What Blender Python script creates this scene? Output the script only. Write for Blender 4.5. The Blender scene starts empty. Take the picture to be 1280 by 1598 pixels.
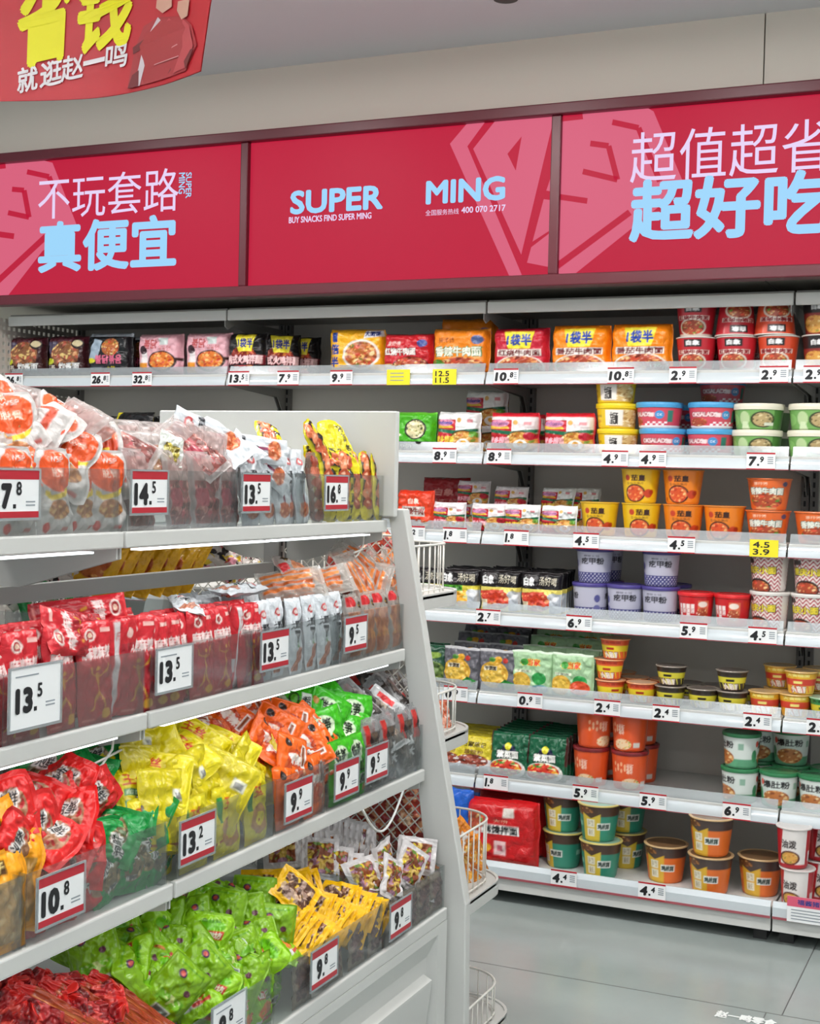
import bpy, math, random
import numpy as np
from mathutils import Vector, Matrix

sc = bpy.context.scene
COL = sc.collection
random.seed(7); RNG = np.random.default_rng(7)

# ------------------------------------------------------------------ camera, world, lights, exposure
FPX, YAW, PITCH, ROLL, CAMZ = 2185.065, 0.420336389, -0.0254776451, -0.0241987740, 1.377
_f = Vector((-math.sin(YAW)*math.cos(PITCH), math.cos(YAW)*math.cos(PITCH), math.sin(PITCH)))
_r = Vector((math.cos(YAW), math.sin(YAW), 0)); _d = _f.cross(_r)
CR = _r*math.cos(ROLL) + _d*math.sin(ROLL)
CD = -_r*math.sin(ROLL) + _d*math.cos(ROLL)
CO = Vector((0, 0, CAMZ))
cam = bpy.data.cameras.new('camera'); camo = bpy.data.objects.new('camera', cam); COL.objects.link(camo)
cam.sensor_fit = 'HORIZONTAL'; cam.sensor_width = 36; cam.lens = 36*FPX/1280; cam.clip_start = .05
camo.matrix_world = Matrix(((CR.x, -CD.x, -_f.x, 0), (CR.y, -CD.y, -_f.y, 0), (CR.z, -CD.z, -_f.z, CAMZ), (0, 0, 0, 1)))
sc.camera = camo
sc.view_settings.view_transform = 'Standard'; sc.view_settings.look = 'None'
sc.view_settings.gamma = 1; sc.view_settings.use_curve_mapping = False
sc.view_settings.exposure = 0.0
w = bpy.data.worlds.new('world'); sc.world = w; w.use_nodes = True
w.node_tree.nodes['Background'].inputs[0].default_value = (.92, .97, 1, 1)
w.node_tree.nodes['Background'].inputs[1].default_value = .62

LAMPS = [(x, 3.0, 14) for x in (-3.5, -2.62, -1.74, -.96, -.2, .6)] + [(x, .7, 9) for x in (-2.6, -1.5, -.5, .5)] + [(x, -1.1, 10) for x in (-2.4, -1.2, 0, 1.2)]
ADDED_PENDANTS = [(-2.9, 1.5), (-1.3, 1.5), (.3, 1.5), (-2.1, -.3), (-.3, -.3)]     # unseen hung lamps, added to brighten the ceiling and upper wall
CEIL = 2.772
for i, (lx, ly, e) in enumerate(LAMPS):
    L = bpy.data.lights.new('ceiling_lamp', 'AREA'); L.shape = 'RECTANGLE'; L.size = .18; L.size_y = .18; L.energy = e
    L.color = (1, .985, .96)
    o = bpy.data.objects.new('ceiling_lamp', L); o.location = (lx, ly, CEIL-.035); COL.objects.link(o)

for lx, ly in ADDED_PENDANTS:
    L = bpy.data.lights.new('added_uplight', 'AREA'); L.shape = 'RECTANGLE'; L.size = 1.1; L.size_y = .08; L.energy = 26; L.color = (1, .985, .96)
    o = bpy.data.objects.new('added_uplight', L); o.location = (lx, ly, 2.455); o.rotation_euler = (math.pi, 0, 0); COL.objects.link(o)

# ------------------------------------------------------------------ pixel -> place helpers
def ray(px, py):
    return CR*((px-640)/FPX) + CD*((py-799)/FPX) + _f
def atY(px, py, Y): d = ray(px, py); return CO + d*(Y/d.y)
def atX(px, py, X): d = ray(px, py); return CO + d*(X/d.x)
def atP(px, py, P, n): d = ray(px, py); return CO + d*((P-CO).dot(n)/d.dot(n))
def proj(p):
    q = p-CO; z = q.dot(_f); return (640+FPX*q.dot(CR)/z, 799+FPX*q.dot(CD)/z)

# ------------------------------------------------------------------ colours and materials
def lin(h):
    h = h.lstrip('#'); v = [int(h[i:i+2], 16)/255 for i in (0, 2, 4)]
    return tuple(x/12.92 if x <= .04045 else ((x+.055)/1.055)**2.4 for x in v)
MATS = {}
def mat(name, col='#ffffff', rough=.4, metal=0, emit=0, spec=.5, coat=0, noise=0, nscale=40):
    if name in MATS: return MATS[name]
    m = bpy.data.materials.new(name); m.use_nodes = True; nt = m.node_tree
    b = nt.nodes['Principled BSDF']; c = (*lin(col), 1)
    b.inputs['Base Color'].default_value = c; b.inputs['Roughness'].default_value = rough
    b.inputs['Metallic'].default_value = metal; b.inputs['Specular IOR Level'].default_value = spec
    b.inputs['Coat Weight'].default_value = coat; b.inputs['Coat Roughness'].default_value = .08
    if emit:
        b.inputs['Emission Color'].default_value = c; b.inputs['Emission Strength'].default_value = emit
    if noise:
        t = nt.nodes.new('ShaderNodeTexNoise'); t.inputs['Scale'].default_value = nscale
        tc = nt.nodes.new('ShaderNodeTexCoord'); nt.links.new(tc.outputs['Object'], t.inputs['Vector'])
        mx = nt.nodes.new('ShaderNodeMix'); mx.data_type = 'RGBA'
        mx.inputs['A'].default_value = tuple(v*(1-noise) for v in c[:3])+(1,); mx.inputs['B'].default_value = tuple(min(1, v*(1+noise)) for v in c[:3])+(1,)
        nt.links.new(t.outputs['Fac'], mx.inputs['Factor']); nt.links.new(mx.outputs['Result'], b.inputs['Base Color'])
    MATS[name] = m; return m
def print_mat(name, rough, alpha=False, bump=.0, coat=0, metal=0):
    m = bpy.data.materials.new(name); m.use_nodes = True; nt = m.node_tree; b = nt.nodes['Principled BSDF']
    a = nt.nodes.new('ShaderNodeVertexColor'); a.layer_name = 'Col'
    nt.links.new(a.outputs['Color'], b.inputs['Base Color'])
    b.inputs['Roughness'].default_value = rough; b.inputs['Coat Weight'].default_value = coat; b.inputs['Coat Roughness'].default_value = .1
    b.inputs['Metallic'].default_value = metal
    if alpha: nt.links.new(a.outputs['Alpha'], b.inputs['Alpha'])
    if bump:
        tc = nt.nodes.new('ShaderNodeTexCoord'); t = nt.nodes.new('ShaderNodeTexNoise')
        t.inputs['Scale'].default_value = 32; t.inputs['Detail'].default_value = 3; t.inputs['Distortion'].default_value = 1.2
        bp = nt.nodes.new('ShaderNodeBump'); bp.inputs['Strength'].default_value = bump; bp.inputs['Distance'].default_value = .012
        nt.links.new(tc.outputs['Object'], t.inputs['Vector']); nt.links.new(t.outputs['Fac'], bp.inputs['Height'])
        nt.links.new(bp.outputs['Normal'], b.inputs['Normal'])
    return m
FILM = print_mat('printed_film', .27, bump=.45)
CLEAR = print_mat('clear_film', .2, alpha=True, bump=.5)
CARD = print_mat('printed_card', .32, coat=.25)
def lit(name, col, e):
    m = mat(name, '#1a1012', .22, emit=1); b = m.node_tree.nodes['Principled BSDF']; b.inputs['Emission Color'].default_value = (*lin(col), 1); b.inputs['Emission Strength'].default_value = e; b.inputs['Roughness'].default_value = .4; b.inputs['Specular IOR Level'].default_value = .1; return m
def glass_mat(name, tint, refl=.10, rough=.05, body=0.0, bodycol='#ffffff'):
    m = bpy.data.materials.new(name); m.use_nodes = True; nt = m.node_tree; nt.nodes.clear()
    out = nt.nodes.new('ShaderNodeOutputMaterial'); tr = nt.nodes.new('ShaderNodeBsdfTransparent'); gl = nt.nodes.new('ShaderNodeBsdfGlossy')
    tr.inputs[0].default_value = (*lin(tint), 1); gl.inputs['Roughness'].default_value = rough
    lw = nt.nodes.new('ShaderNodeLayerWeight'); lw.inputs[0].default_value = .25
    mr = nt.nodes.new('ShaderNodeMapRange'); mr.inputs['To Min'].default_value = refl*.35; mr.inputs['To Max'].default_value = refl*4
    nt.links.new(lw.outputs['Fresnel'], mr.inputs['Value'])
    mx = nt.nodes.new('ShaderNodeMixShader'); nt.links.new(mr.outputs[0], mx.inputs[0]); nt.links.new(tr.outputs[0], mx.inputs[1]); nt.links.new(gl.outputs[0], mx.inputs[2])
    last = mx
    if body:
        df = nt.nodes.new('ShaderNodeBsdfDiffuse'); df.inputs[0].default_value = (*lin(bodycol), 1)
        m2 = nt.nodes.new('ShaderNodeMixShader'); m2.inputs[0].default_value = body
        nt.links.new(mx.outputs[0], m2.inputs[1]); nt.links.new(df.outputs[0], m2.inputs[2]); last = m2
    nt.links.new(last.outputs[0], out.inputs[0]); MATS[name] = m; return m
ACR = glass_mat('clear_acrylic', '#eef0f0', .045, .05, .04, '#c9cfd0')
LIPM = glass_mat('clear_shelf_lip', '#e4eaec', .22, .17, .22, '#e8eef0')
STEEL = mat('white_powder_steel', '#c9cac6', .42)
RAILM = mat('white_rail_plastic', '#c8d1d5', .16, coat=.7)
BACKM = mat('grey_back_panel', '#d8d4cc', .5)
GREY = mat('grey_steel', '#8d8c89', .45)
DARK = mat('dark_slot', '#2a2a2b', .6)
WIRE = mat('white_wire', '#e4e2da', .35)
WHITE = mat('tag_white', '#eef0f0', .35); RED = mat('tag_red', '#b3202f', .4); BLACK = mat('tag_ink', '#15161a', .5); TGREY = mat('tag_grey_ink', '#8f979d', .5)
YELL = mat('tag_yellow', '#f0e02a', .4)
LED = mat('led_strip', '#f7fbff', .4, emit=2.2)

# ------------------------------------------------------------------ text outlines from the built-in font
TXT = {}
SHIFT = [(math.cos(a*math.pi/4), math.sin(a*math.pi/4)) for a in range(8)]
def text_tris(s, bold=0.0):
    k = s
    if k not in TXT:
        c = bpy.data.curves.new('lettering', 'FONT'); c.body = s; c.resolution_u = 3
        o = bpy.data.objects.new('lettering', c); m = o.to_mesh(); m.calc_loop_triangles()
        v = np.array([p.co[:2] for p in m.vertices], float).reshape(-1, 2); t = np.array([q.vertices[:] for q in m.loop_triangles], int).reshape(-1, 3)
        lo, hi = v.min(0), v.max(0); asp = (hi[0]-lo[0])/max(hi[1]-lo[1], 1e-6)
        v = (v-(lo+hi)/2)/np.maximum(hi-lo, 1e-6)
        o.to_mesh_clear(); bpy.data.objects.remove(o); bpy.data.curves.remove(c)
        TXT[k] = (v, t, asp)
    return TXT[k]

# ------------------------------------------------------------------ mesh builder
class MB:
    def __init__(s): s.v = []; s.f = []; s.m = []; s.mats = []; s.sm = []
    def mi(s, m):
        if m not in s.mats: s.mats.append(m)
        return s.mats.index(m)
    def add(s, vs, fs, m, smooth=False):
        b = len(s.v); s.v += [tuple(p) for p in vs]; k = s.mi(m)
        for f in fs: s.f.append(tuple(i+b for i in f)); s.m.append(k); s.sm.append(smooth)
        return s
    def box(s, lo, hi, m):
        x0, y0, z0 = lo; x1, y1, z1 = hi
        return s.add([(x0,y0,z0),(x1,y0,z0),(x1,y1,z0),(x0,y1,z0),(x0,y0,z1),(x1,y0,z1),(x1,y1,z1),(x0,y1,z1)],
                     [(0,3,2,1),(4,5,6,7),(0,1,5,4),(1,2,6,5),(2,3,7,6),(3,0,4,7)], m)
    def prism(s, poly, axis, a, b, m):
        # poly in the two other axes; extruded along axis from a to b
        n = len(poly)
        def P(p, t): q = list(p); q.insert(axis, t); return tuple(q)
        vs = [P(p, a) for p in poly]+[P(p, b) for p in poly]
        fs = [tuple(range(n)), tuple(range(2*n-1, n-1, -1))]+[(i, (i+1) % n+0, (i+1) % n+n, i+n)[::-1] for i in range(n)]
        return s.add(vs, fs, m)
    def tube(s, path, r, m, n=6, closed=False):
        path = [Vector(p) for p in path]; vs = []; fs = []; N = len(path)
        for i, p in enumerate(path):
            a = path[i-1] if (i or closed) else p; b = path[(i+1) % N] if (i < N-1 or closed) else p
            t = (b-a).normalized(); u = t.cross(Vector((0, 0, 1)))
            if u.length < .05: u = t.cross(Vector((1, 0, 0)))
            u.normalize(); q = t.cross(u)
            for k in range(n):
                an = 2*math.pi*k/n; vs.append(p+u*(r*math.cos(an))+q*(r*math.sin(an)))
        for i in range(N if closed else N-1):
            for k in range(n):
                j = (i+1) % N; fs.append((i*n+k, i*n+(k+1) % n, j*n+(k+1) % n, j*n+k))
        if not closed: fs += [tuple(range(n))[::-1], tuple(range((N-1)*n, N*n))]
        return s.add(vs, fs, m, True)
    def text(s, st, c, rt, up, w, h, m, bold=0.0, rot=0):
        v, t, asp = text_tris(st, bold)
        c = Vector(c); rt = Vector(rt); up = Vector(up)
        if rot: rt, up = rt*math.cos(rot)+up*math.sin(rot), up*math.cos(rot)-rt*math.sin(rot)
        if w is None: w = h*asp
        if h is None: h = w/asp
        nn = up.cross(rt).normalized()*-1; b_ = max(bold, 0)*h
        w2, h2 = max(w-2*b_, w*.5), max(h-2*b_, h*.5)
        for i, (sx, sy) in enumerate([(0, 0)]+(SHIFT if bold > 0 else [])):
            s.add([c+rt*(x*w2+sx*b_)+up*(y*h2+sy*b_)+nn*(4e-5*i) for x, y in v], [tuple(q) for q in t], m)
        return s
    def poly(s, pts, m): return s.add(pts, [tuple(range(len(pts)))], m)
    def obj(s, name, parent=None, loc=(0, 0, 0)):
        me = bpy.data.meshes.new(name); me.from_pydata(s.v, [], s.f)
        for m in s.mats: me.materials.append(m)
        me.polygons.foreach_set('material_index', s.m); me.polygons.foreach_set('use_smooth', s.sm); me.update()
        o = bpy.data.objects.new(name, me); COL.objects.link(o); o.location = loc
        if parent: o.parent = parent
        return o
def tag(o, label, cat, group=None):
    o['label'] = label; o['category'] = cat
    if group: o['group'] = group
    return o
def empty(name, loc, rz=0):
    o = bpy.data.objects.new(name, None); COL.objects.link(o); o.location = loc; o.rotation_euler = (0, 0, rz); o.empty_display_size = .02; return o
def structure(o): o['kind'] = 'structure'; return o
def bev(o, wd=.003, n=2):
    b = o.modifiers.new('bevel', 'BEVEL'); b.width = wd; b.segments = n; b.limit_method = 'ANGLE'; return o
def copy_tree(o, parent=None):
    c = o.copy(); COL.objects.link(c)
    if parent: c.parent = parent
    for ch in o.children: copy_tree(ch, c)
    return c

# ------------------------------------------------------------------ printed artwork, rasterised to colour attributes
class Art:
    def __init__(s, nx, ny, bg, alpha=1.0, ss=3):
        s.W, s.H = nx*ss, ny*ss; s.ss = ss; s.nx = nx; s.ny = ny
        s.a = np.empty((s.H, s.W, 4)); s.a[:] = (*lin(bg), alpha)
        s.Y, s.X = np.mgrid[0:s.H, 0:s.W]; s.X = (s.X+.5)/s.W; s.Y = (s.Y+.5)/s.H
        s.r = np.random.default_rng(len(bg)*nx+ny)
    def put(s, msk, c, al=1.0):
        s.a[msk] = (*lin(c), al); return s
    def rect(s, x0, y0, x1, y1, c, al=1.0): return s.put((s.X >= x0) & (s.X <= x1) & (s.Y >= y0) & (s.Y <= y1), c, al)
    def ell(s, x, y, rx, ry, c, al=1.0): return s.put(((s.X-x)/rx)**2+((s.Y-y)/ry)**2 <= 1, c, al)
    def poly(s, pts, c, al=1.0):
        m = np.zeros(s.X.shape, bool); n = len(pts)
        for i in range(n):
            (x0, y0), (x1, y1) = pts[i], pts[(i+1) % n]
            if y0 == y1: continue
            m ^= ((y0 > s.Y) != (y1 > s.Y)) & (s.X < (x1-x0)*(s.Y-y0)/(y1-y0)+x0)
        return s.put(m, c, al)
    def ring(s, x, y, rx, ry, c, t=.85):
        q = ((s.X-x)/rx)**2+((s.Y-y)/ry)**2; return s.put((q <= 1) & (q >= t*t), c)
    def food(s, x, y, rx, ry, cols, n=70, size=.2, al=1.0, seed=1):
        r = np.random.default_rng(seed); base = ((s.X-x)/rx)**2+((s.Y-y)/ry)**2 <= 1
        s.put(base, cols[0], al)
        for i in range(n):
            a, q = r.uniform(0, 6.283), math.sqrt(r.uniform(0, 1)); cx, cy = x+rx*q*math.cos(a), y+ry*q*math.sin(a)
            e = r.uniform(.35, 1)*size; an = r.uniform(0, 3.14); dx, dy = (s.X-cx)/rx, (s.Y-cy)/ry
            u, v = dx*math.cos(an)+dy*math.sin(an), -dx*math.sin(an)+dy*math.cos(an)
            s.put(base & ((u/e)**2+(v/(e*r.uniform(.25, .8)))**2 <= 1), cols[r.integers(len(cols))], al)
        return s
    def mess(s, x0, y0, x1, y1, cols, n=60, size=.12, al=1.0, seed=1):
        r = np.random.default_rng(seed); base = (s.X >= x0) & (s.X <= x1) & (s.Y >= y0) & (s.Y <= y1); s.put(base, cols[0], al)
        for i in range(n):
            cx, cy = r.uniform(x0, x1), r.uniform(y0, y1); e = r.uniform(.3, 1)*size; an = r.uniform(0, 3.14)
            dx, dy = s.X-cx, s.Y-cy; u, v = dx*math.cos(an)+dy*math.sin(an), -dx*math.sin(an)+dy*math.cos(an)
            s.put(base & ((u/e)**2+(v/(e*r.uniform(.2, .7)))**2 <= 1), cols[r.integers(len(cols))], al)
        return s
    def txt(s, st, x, y, w, h, c, bold=.02, rot=0, out=None, al=1.0):
        if out: s.txt(st, x, y, w*1.03, h*1.06, out, bold+.07, rot)
        v, t, asp = text_tris(st, bold); q = v.copy()
        if rot:   # rot in degrees; w runs along the text
            a = math.radians(rot); R_ = s.H/s.W*s.asp if hasattr(s, 'asp') else 1
            vx, vy = q[:, 0]*w, q[:, 1]*h
            k = getattr(s, 'asp', 1.0)  # width / height of the real panel
            vx2 = vx*math.cos(a)-vy/k*math.sin(a); vy2 = vx*k*math.sin(a)+vy*math.cos(a)
            if abs(rot) == 90: vx2 = -np.sign(rot)*q[:, 1]*h; vy2 = np.sign(rot)*q[:, 0]*w
            q = np.stack([vx2, vy2], 1)
        else: q = q*np.array([w, h])
        P = (q+np.array([x, y]))*np.array([s.W, s.H])-.5; m = np.zeros((s.H, s.W), bool)
        bp = int(round(bold*min(h*s.H, s.W*w)*.8)) if bold > 0 else 0
        for tr in t:
            A, B, C = P[tr]; x0 = max(int(math.floor(min(A[0], B[0], C[0]))), 0); x1 = min(int(math.ceil(max(A[0], B[0], C[0]))), s.W-1)
            y0 = max(int(math.floor(min(A[1], B[1], C[1]))), 0); y1 = min(int(math.ceil(max(A[1], B[1], C[1]))), s.H-1)
            if x1 < x0 or y1 < y0: continue
            gx, gy = np.meshgrid(np.arange(x0, x1+1), np.arange(y0, y1+1))
            e = lambda p, r_: (r_[0]-p[0])*(gy-p[1])-(r_[1]-p[1])*(gx-p[0])
            a1, a2, a3 = e(A, B), e(B, C), e(C, A)
            m[y0:y1+1, x0:x1+1] |= ((a1 >= -1e-6) & (a2 >= -1e-6) & (a3 >= -1e-6)) | ((a1 <= 1e-6) & (a2 <= 1e-6) & (a3 <= 1e-6))
        m0 = m
        if bp:
            m = m0.copy()
            for sx, sy in SHIFT:
                dx, dy = int(round(sx*bp)), int(round(sy*bp)); z = np.zeros_like(m0)
                z[max(dy, 0):s.H+min(dy, 0), max(dx, 0):s.W+min(dx, 0)] = m0[max(-dy, 0):s.H-max(dy, 0), max(-dx, 0):s.W-max(dx, 0)]; m |= z
        return s.put(m, c, al)
    def out(s): return s.a.reshape(s.ny, s.ss, s.nx, s.ss, 4).mean((1, 3))

def grid_mesh(name, V, colr, nx, ny, wrap, m, extra=None):
    # V: (k, ny, nx, 3) sheets, colr: (k, ny, nx, 4)
    k = V.shape[0]; me = bpy.data.meshes.new(name); n = V.reshape(-1, 3).shape[0]
    q = []
    for s_ in range(k):
        idx = (np.arange(ny*nx)+s_*ny*nx).reshape(ny, nx)
        if wrap: idx = np.concatenate([idx, idx[:, :1]], 1)
        a, b, c, d = idx[:-1, :-1], idx[:-1, 1:], idx[1:, 1:], idx[1:, :-1]
        f = np.stack([a, b, c, d], -1).reshape(-1, 4)
        if s_ == 1: f = f[:, ::-1]
        q.append(f)
    q = np.concatenate(q); vv = V.reshape(-1, 3); cc = colr.reshape(-1, 4)
    me.vertices.add(n); me.vertices.foreach_set('co', vv.astype(np.float32).ravel())
    me.loops.add(q.size); me.loops.foreach_set('vertex_index', q.astype(np.int32).ravel())
    me.polygons.add(len(q)); me.polygons.foreach_set('loop_start', np.arange(0, q.size, 4, dtype=np.int32))
    me.update(calc_edges=True)
    me.polygons.foreach_set('use_smooth', np.ones(len(q), bool))
    ca = me.color_attributes.new('Col', 'FLOAT_COLOR', 'POINT'); ca.data.foreach_set('color', cc.astype(np.float32).ravel())
    me.materials.append(m); me.validate(); me.update(); return me
def vnoise(nx, ny, cx, cy, seed):
    r = np.random.default_rng(seed); g = r.uniform(-1, 1, (cy+2, cx+2))
    x = np.linspace(0, cx, nx); y = np.linspace(0, cy, ny); xi = x.astype(int); yi = y.astype(int)
    fx = x-xi; fy = y-yi; fx = fx*fx*(3-2*fx); fy = fy*fy*(3-2*fy)
    A = g[np.ix_(yi, xi)]; B = g[np.ix_(yi, xi+1)]; C = g[np.ix_(yi+1, xi)]; D_ = g[np.ix_(yi+1, xi+1)]
    return (A*(1-fx)+B*fx)*(1-fy)[:, None]+(C*(1-fx)+D_*fx)*fy[:, None]

DES = {}
def pouch(key, name, label, cat, w, h, t, art, res=60, shape=None, p=3.5, border=.05, puff=.55, wr=.004, m=None, bg='#888888', alpha=1.0, base=False, group=None, round_=0.0, seed=0, crinkle=.012, back=None, bend=0.0):
    """a soft sealed packet: front and back sheets welded at the rim; art(c) paints the front"""
    def build():
        nx = res if w >= h else max(24, int(res*w/h)); ny = res if h >= w else max(24, int(res*h/w))
        c = Art(nx, ny, bg, alpha); c.asp = w/h; art(c); F = c.out()
        if back:
            c2 = Art(nx, ny, bg, alpha); c2.asp = w/h; back(c2); B = c2.out()
        else: B = F[:, ::-1]
        u = np.linspace(-1, 1, nx)[None, :].repeat(ny, 0); v = np.linspace(-1, 1, ny)[:, None].repeat(nx, 1)
        X = u.copy(); Z = v.copy()
        if round_:   # rounded corners
            k = round_; X = u*np.sqrt(1-k*v**8/2); Z = v*np.sqrt(1-k*u**8/2)
        if shape: X, Z = shape(X, Z, u, v)
        b = 1-border
        ui = np.clip(np.abs(u)/b, 0, 1); vi = np.clip(np.abs(v)/b, 0, 1)
        f = ((1-ui**p)*(1-vi**p))**puff
        sd = seed+len(key)*7+sum(map(ord, key))
        n1 = vnoise(nx, ny, 7, 9, sd); n2 = vnoise(nx, ny, 16, 14, sd+1); n3 = vnoise(nx, ny, 7, 9, sd+2)
        e1 = vnoise(nx, ny, 5, 5, sd+3); e2 = vnoise(nx, ny, 6, 5, sd+4)
        X = X*(1+crinkle*e1); Z = Z*(1+crinkle*e2)
        warp = bend*(u**2+.5*e1*np.abs(v))
        front = -t/2*f-wr*f**.5*(n1+.6*n2)+warp+wr*.8*(1-f)*e2; bk = t/2*f+wr*f**.5*n3+warp+wr*.8*(1-f)*e2
        zo = h/2 if base else 0
        V = np.stack([np.stack([X*w/2, front, Z*h/2+zo], -1), np.stack([X*w/2, bk+.0004, Z*h/2+zo], -1)])
        me = grid_mesh(name, V, np.stack([F, B]), nx, ny, False, m or FILM)
        o = bpy.data.objects.new(name, me); COL.objects.link(o); return o
    DES[key] = dict(build=build, label=label, cat=cat, group=group, h=h, w=w, t=t, base=base, proto=None)
def cup(key, name, label, cat, rt, rb, h, art, lid, bg='#888888', group=None, belly=0.0, mt=None):
    """a tapered paper tub: printed body + lid. lid=(colour, height, overhang, centre colour)"""
    def build():
        root = empty(name, (0, 0, 0)); na, nr = 128, 44
        c = Art(64, nr, bg); c.asp = math.pi*rt/h; art(c); F = c.out(); F = np.concatenate([F, F], 1)
        lc, lh, lo, cc = lid; hb = h-lh
        th = (np.arange(na)/na*2*math.pi)[None, :].repeat(nr, 0); v = np.linspace(0, 1, nr)[:, None].repeat(na, 1)
        r = rb+(rt-rb)*v+belly*np.sin(v*math.pi); r = np.where(v < .03, r-.002, r)
        ang = -math.pi+th      # art centre (.5 of the first half) faces -Y
        V = np.stack([r*np.cos(ang), r*np.sin(ang), v*hb], -1)[None]
        me = grid_mesh('cup_body', V, F[None], na, nr, True, mt or CARD)
        o = bpy.data.objects.new('cup_body', me); COL.objects.link(o); o.parent = root
        b = MB(); n = 40
        b.add([(rb*.97*math.cos(a*2*math.pi/n), rb*.97*math.sin(a*2*math.pi/n), .0015) for a in range(n)], [tuple(range(n))[::-1]], mat('cup_base_white', '#e4e0d8', .5)); b.obj('base', root)
        b = MB(); lm = mat('lid_'+lc[1:], lc, .3, coat=.2); cm = mat('lid_'+cc[1:], cc, .3, coat=.2)
        prof = [(rt-.001, hb-.001), (rt+lo, hb), (rt+lo+.001, hb+lh*.5), (rt+lo, hb+lh*.92), (rt+lo-.0025, hb+lh), (rt-.004, hb+lh), (rt-.006, hb+lh*.8)]
        for (r0, z0), (r1, z1) in zip(prof, prof[1:]):
            b.add([(r0*math.cos(a*2*math.pi/n), r0*math.sin(a*2*math.pi/n), z0) for a in range(n)]+[(r1*math.cos(a*2*math.pi/n), r1*math.sin(a*2*math.pi/n), z1) for a in range(n)],
                  [(a, (a+1) % n, (a+1) % n+n, a+n) for a in range(n)], lm, True)
        rr, zz = prof[-1]; b.add([(rr*math.cos(a*2*math.pi/n), rr*math.sin(a*2*math.pi/n), zz) for a in range(n)], [tuple(range(n))], cm)
        b.obj('lid', root); return root
    DES[key] = dict(build=build, label=label, cat=cat, group=group, h=h, w=2*rt, t=2*rt, base=True, proto=None)
ITEMS = []
def spawn(key):
    d = DES[key]
    if d['proto'] is None: d['proto'] = d['build'](); return d['proto']
    return copy_tree(d['proto'])
def register(o, key, lv='', label=None, group=None, pos=None):
    d = DES[key]; o['category'] = d['cat']; g = group or d['group']
    if g: o['group'] = g
    ITEMS.append(dict(o=o, base=label or d['label'], lv=lv, pos=pos or o.location.copy()))
ORD = ['first', 'second', 'third', 'fourth', 'fifth', 'sixth', 'seventh', 'eighth', 'ninth', 'tenth', 'eleventh', 'twelfth', 'thirteenth', 'fourteenth', 'fifteenth', 'sixteenth', 'seventeenth', 'eighteenth', 'nineteenth', 'twentieth', 'twenty-first', 'twenty-second', 'twenty-third', 'twenty-fourth', 'twenty-fifth']
def finish_labels():
    by = {}
    for it in ITEMS: by.setdefault(it['base'], []).append(it)
    for base, L in by.items():
        if len(L) == 1: L[0]['o']['label'] = base; continue
        lv = {}
        for it in L: lv.setdefault(it['lv'], []).append(it)
        for k, G in lv.items():
            G.sort(key=lambda it: proj(it['pos'])[0])
            for i, it in enumerate(G):
                s = base+(', '+k if k else '')
                if len(G) > 1:
                    pl = ('left one', 'right one') if len(G) == 2 else None
                    s += ', '+(pl[i] if pl else ('leftmost' if i == 0 else 'rightmost' if i == len(G)-1 else ORD[i]+' from left'))
                it['o']['label'] = s

# ------------------------------------------------------------------ the room
WY = 4.33; BY = 4.20; BACK = 4.775          # shelf fronts, sign plane, shelf backs
def floor_mat():
    m = bpy.data.materials.new('polished_grey_tile'); m.use_nodes = True; nt = m.node_tree; b = nt.nodes['Principled BSDF']
    tc = nt.nodes.new('ShaderNodeTexCoord'); n = nt.nodes.new('ShaderNodeTexNoise'); n.inputs['Scale'].default_value = 3.2; n.inputs['Detail'].default_value = 5
    nt.links.new(tc.outputs['Object'], n.inputs['Vector'])
    r = nt.nodes.new('ShaderNodeValToRGB'); r.color_ramp.elements[0].color = (*lin('#8e9794'), 1); r.color_ramp.elements[1].color = (*lin('#a6b0ad'), 1)
    nt.links.new(n.outputs['Fac'], r.inputs[0]); nt.links.new(r.outputs[0], b.inputs['Base Color'])
    r2 = nt.nodes.new('ShaderNodeMapRange'); r2.inputs['To Min'].default_value = .08; r2.inputs['To Max'].default_value = .3
    nt.links.new(n.outputs['Fac'], r2.inputs[0]); nt.links.new(r2.outputs[0], b.inputs['Roughness']); b.inputs['Specular IOR Level'].default_value = .6
    return m
FM = floor_mat(); SEAM = mat('tile_seam', '#5d605f', .5)
b = MB().box((-5.5, -2.5, -.06), (2.6, 5.05, 0), FM)
b.box((-5.5, 3.698, -.05), (2.6, 3.701, .0004), SEAM)
for x in (-3.0, -1.8, -.6, .6):
    b.box((x-.0015, -2.5, -.05), (x+.0015, 3.698, .0004), SEAM)
    if x == -.6: b.box((-.5615, 3.701, -.05), (-.5585, 4.6, .0004), SEAM)
structure(b.obj('floor'))
CM = mat('ceiling_white', '#cfd0d3', .6); WM = mat('wall_beige', '#c9c4b8', .6)
structure(MB().box((-5.5, -2.5, CEIL), (2.6, 5.05, CEIL+.08), CM).obj('ceiling'))
structure(MB().box((-5.5, 4.98, 0), (2.6, 5.05, CEIL), WM).obj('wall_back'))
b = MB().box((-5.5, BY+.03, 2.0), (-.78, 4.98, CEIL), WM).box((-.776, BY+.03, 2.0), (2.6, 4.98, CEIL), WM)
structure(b.obj('wall_bulkhead'))
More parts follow.
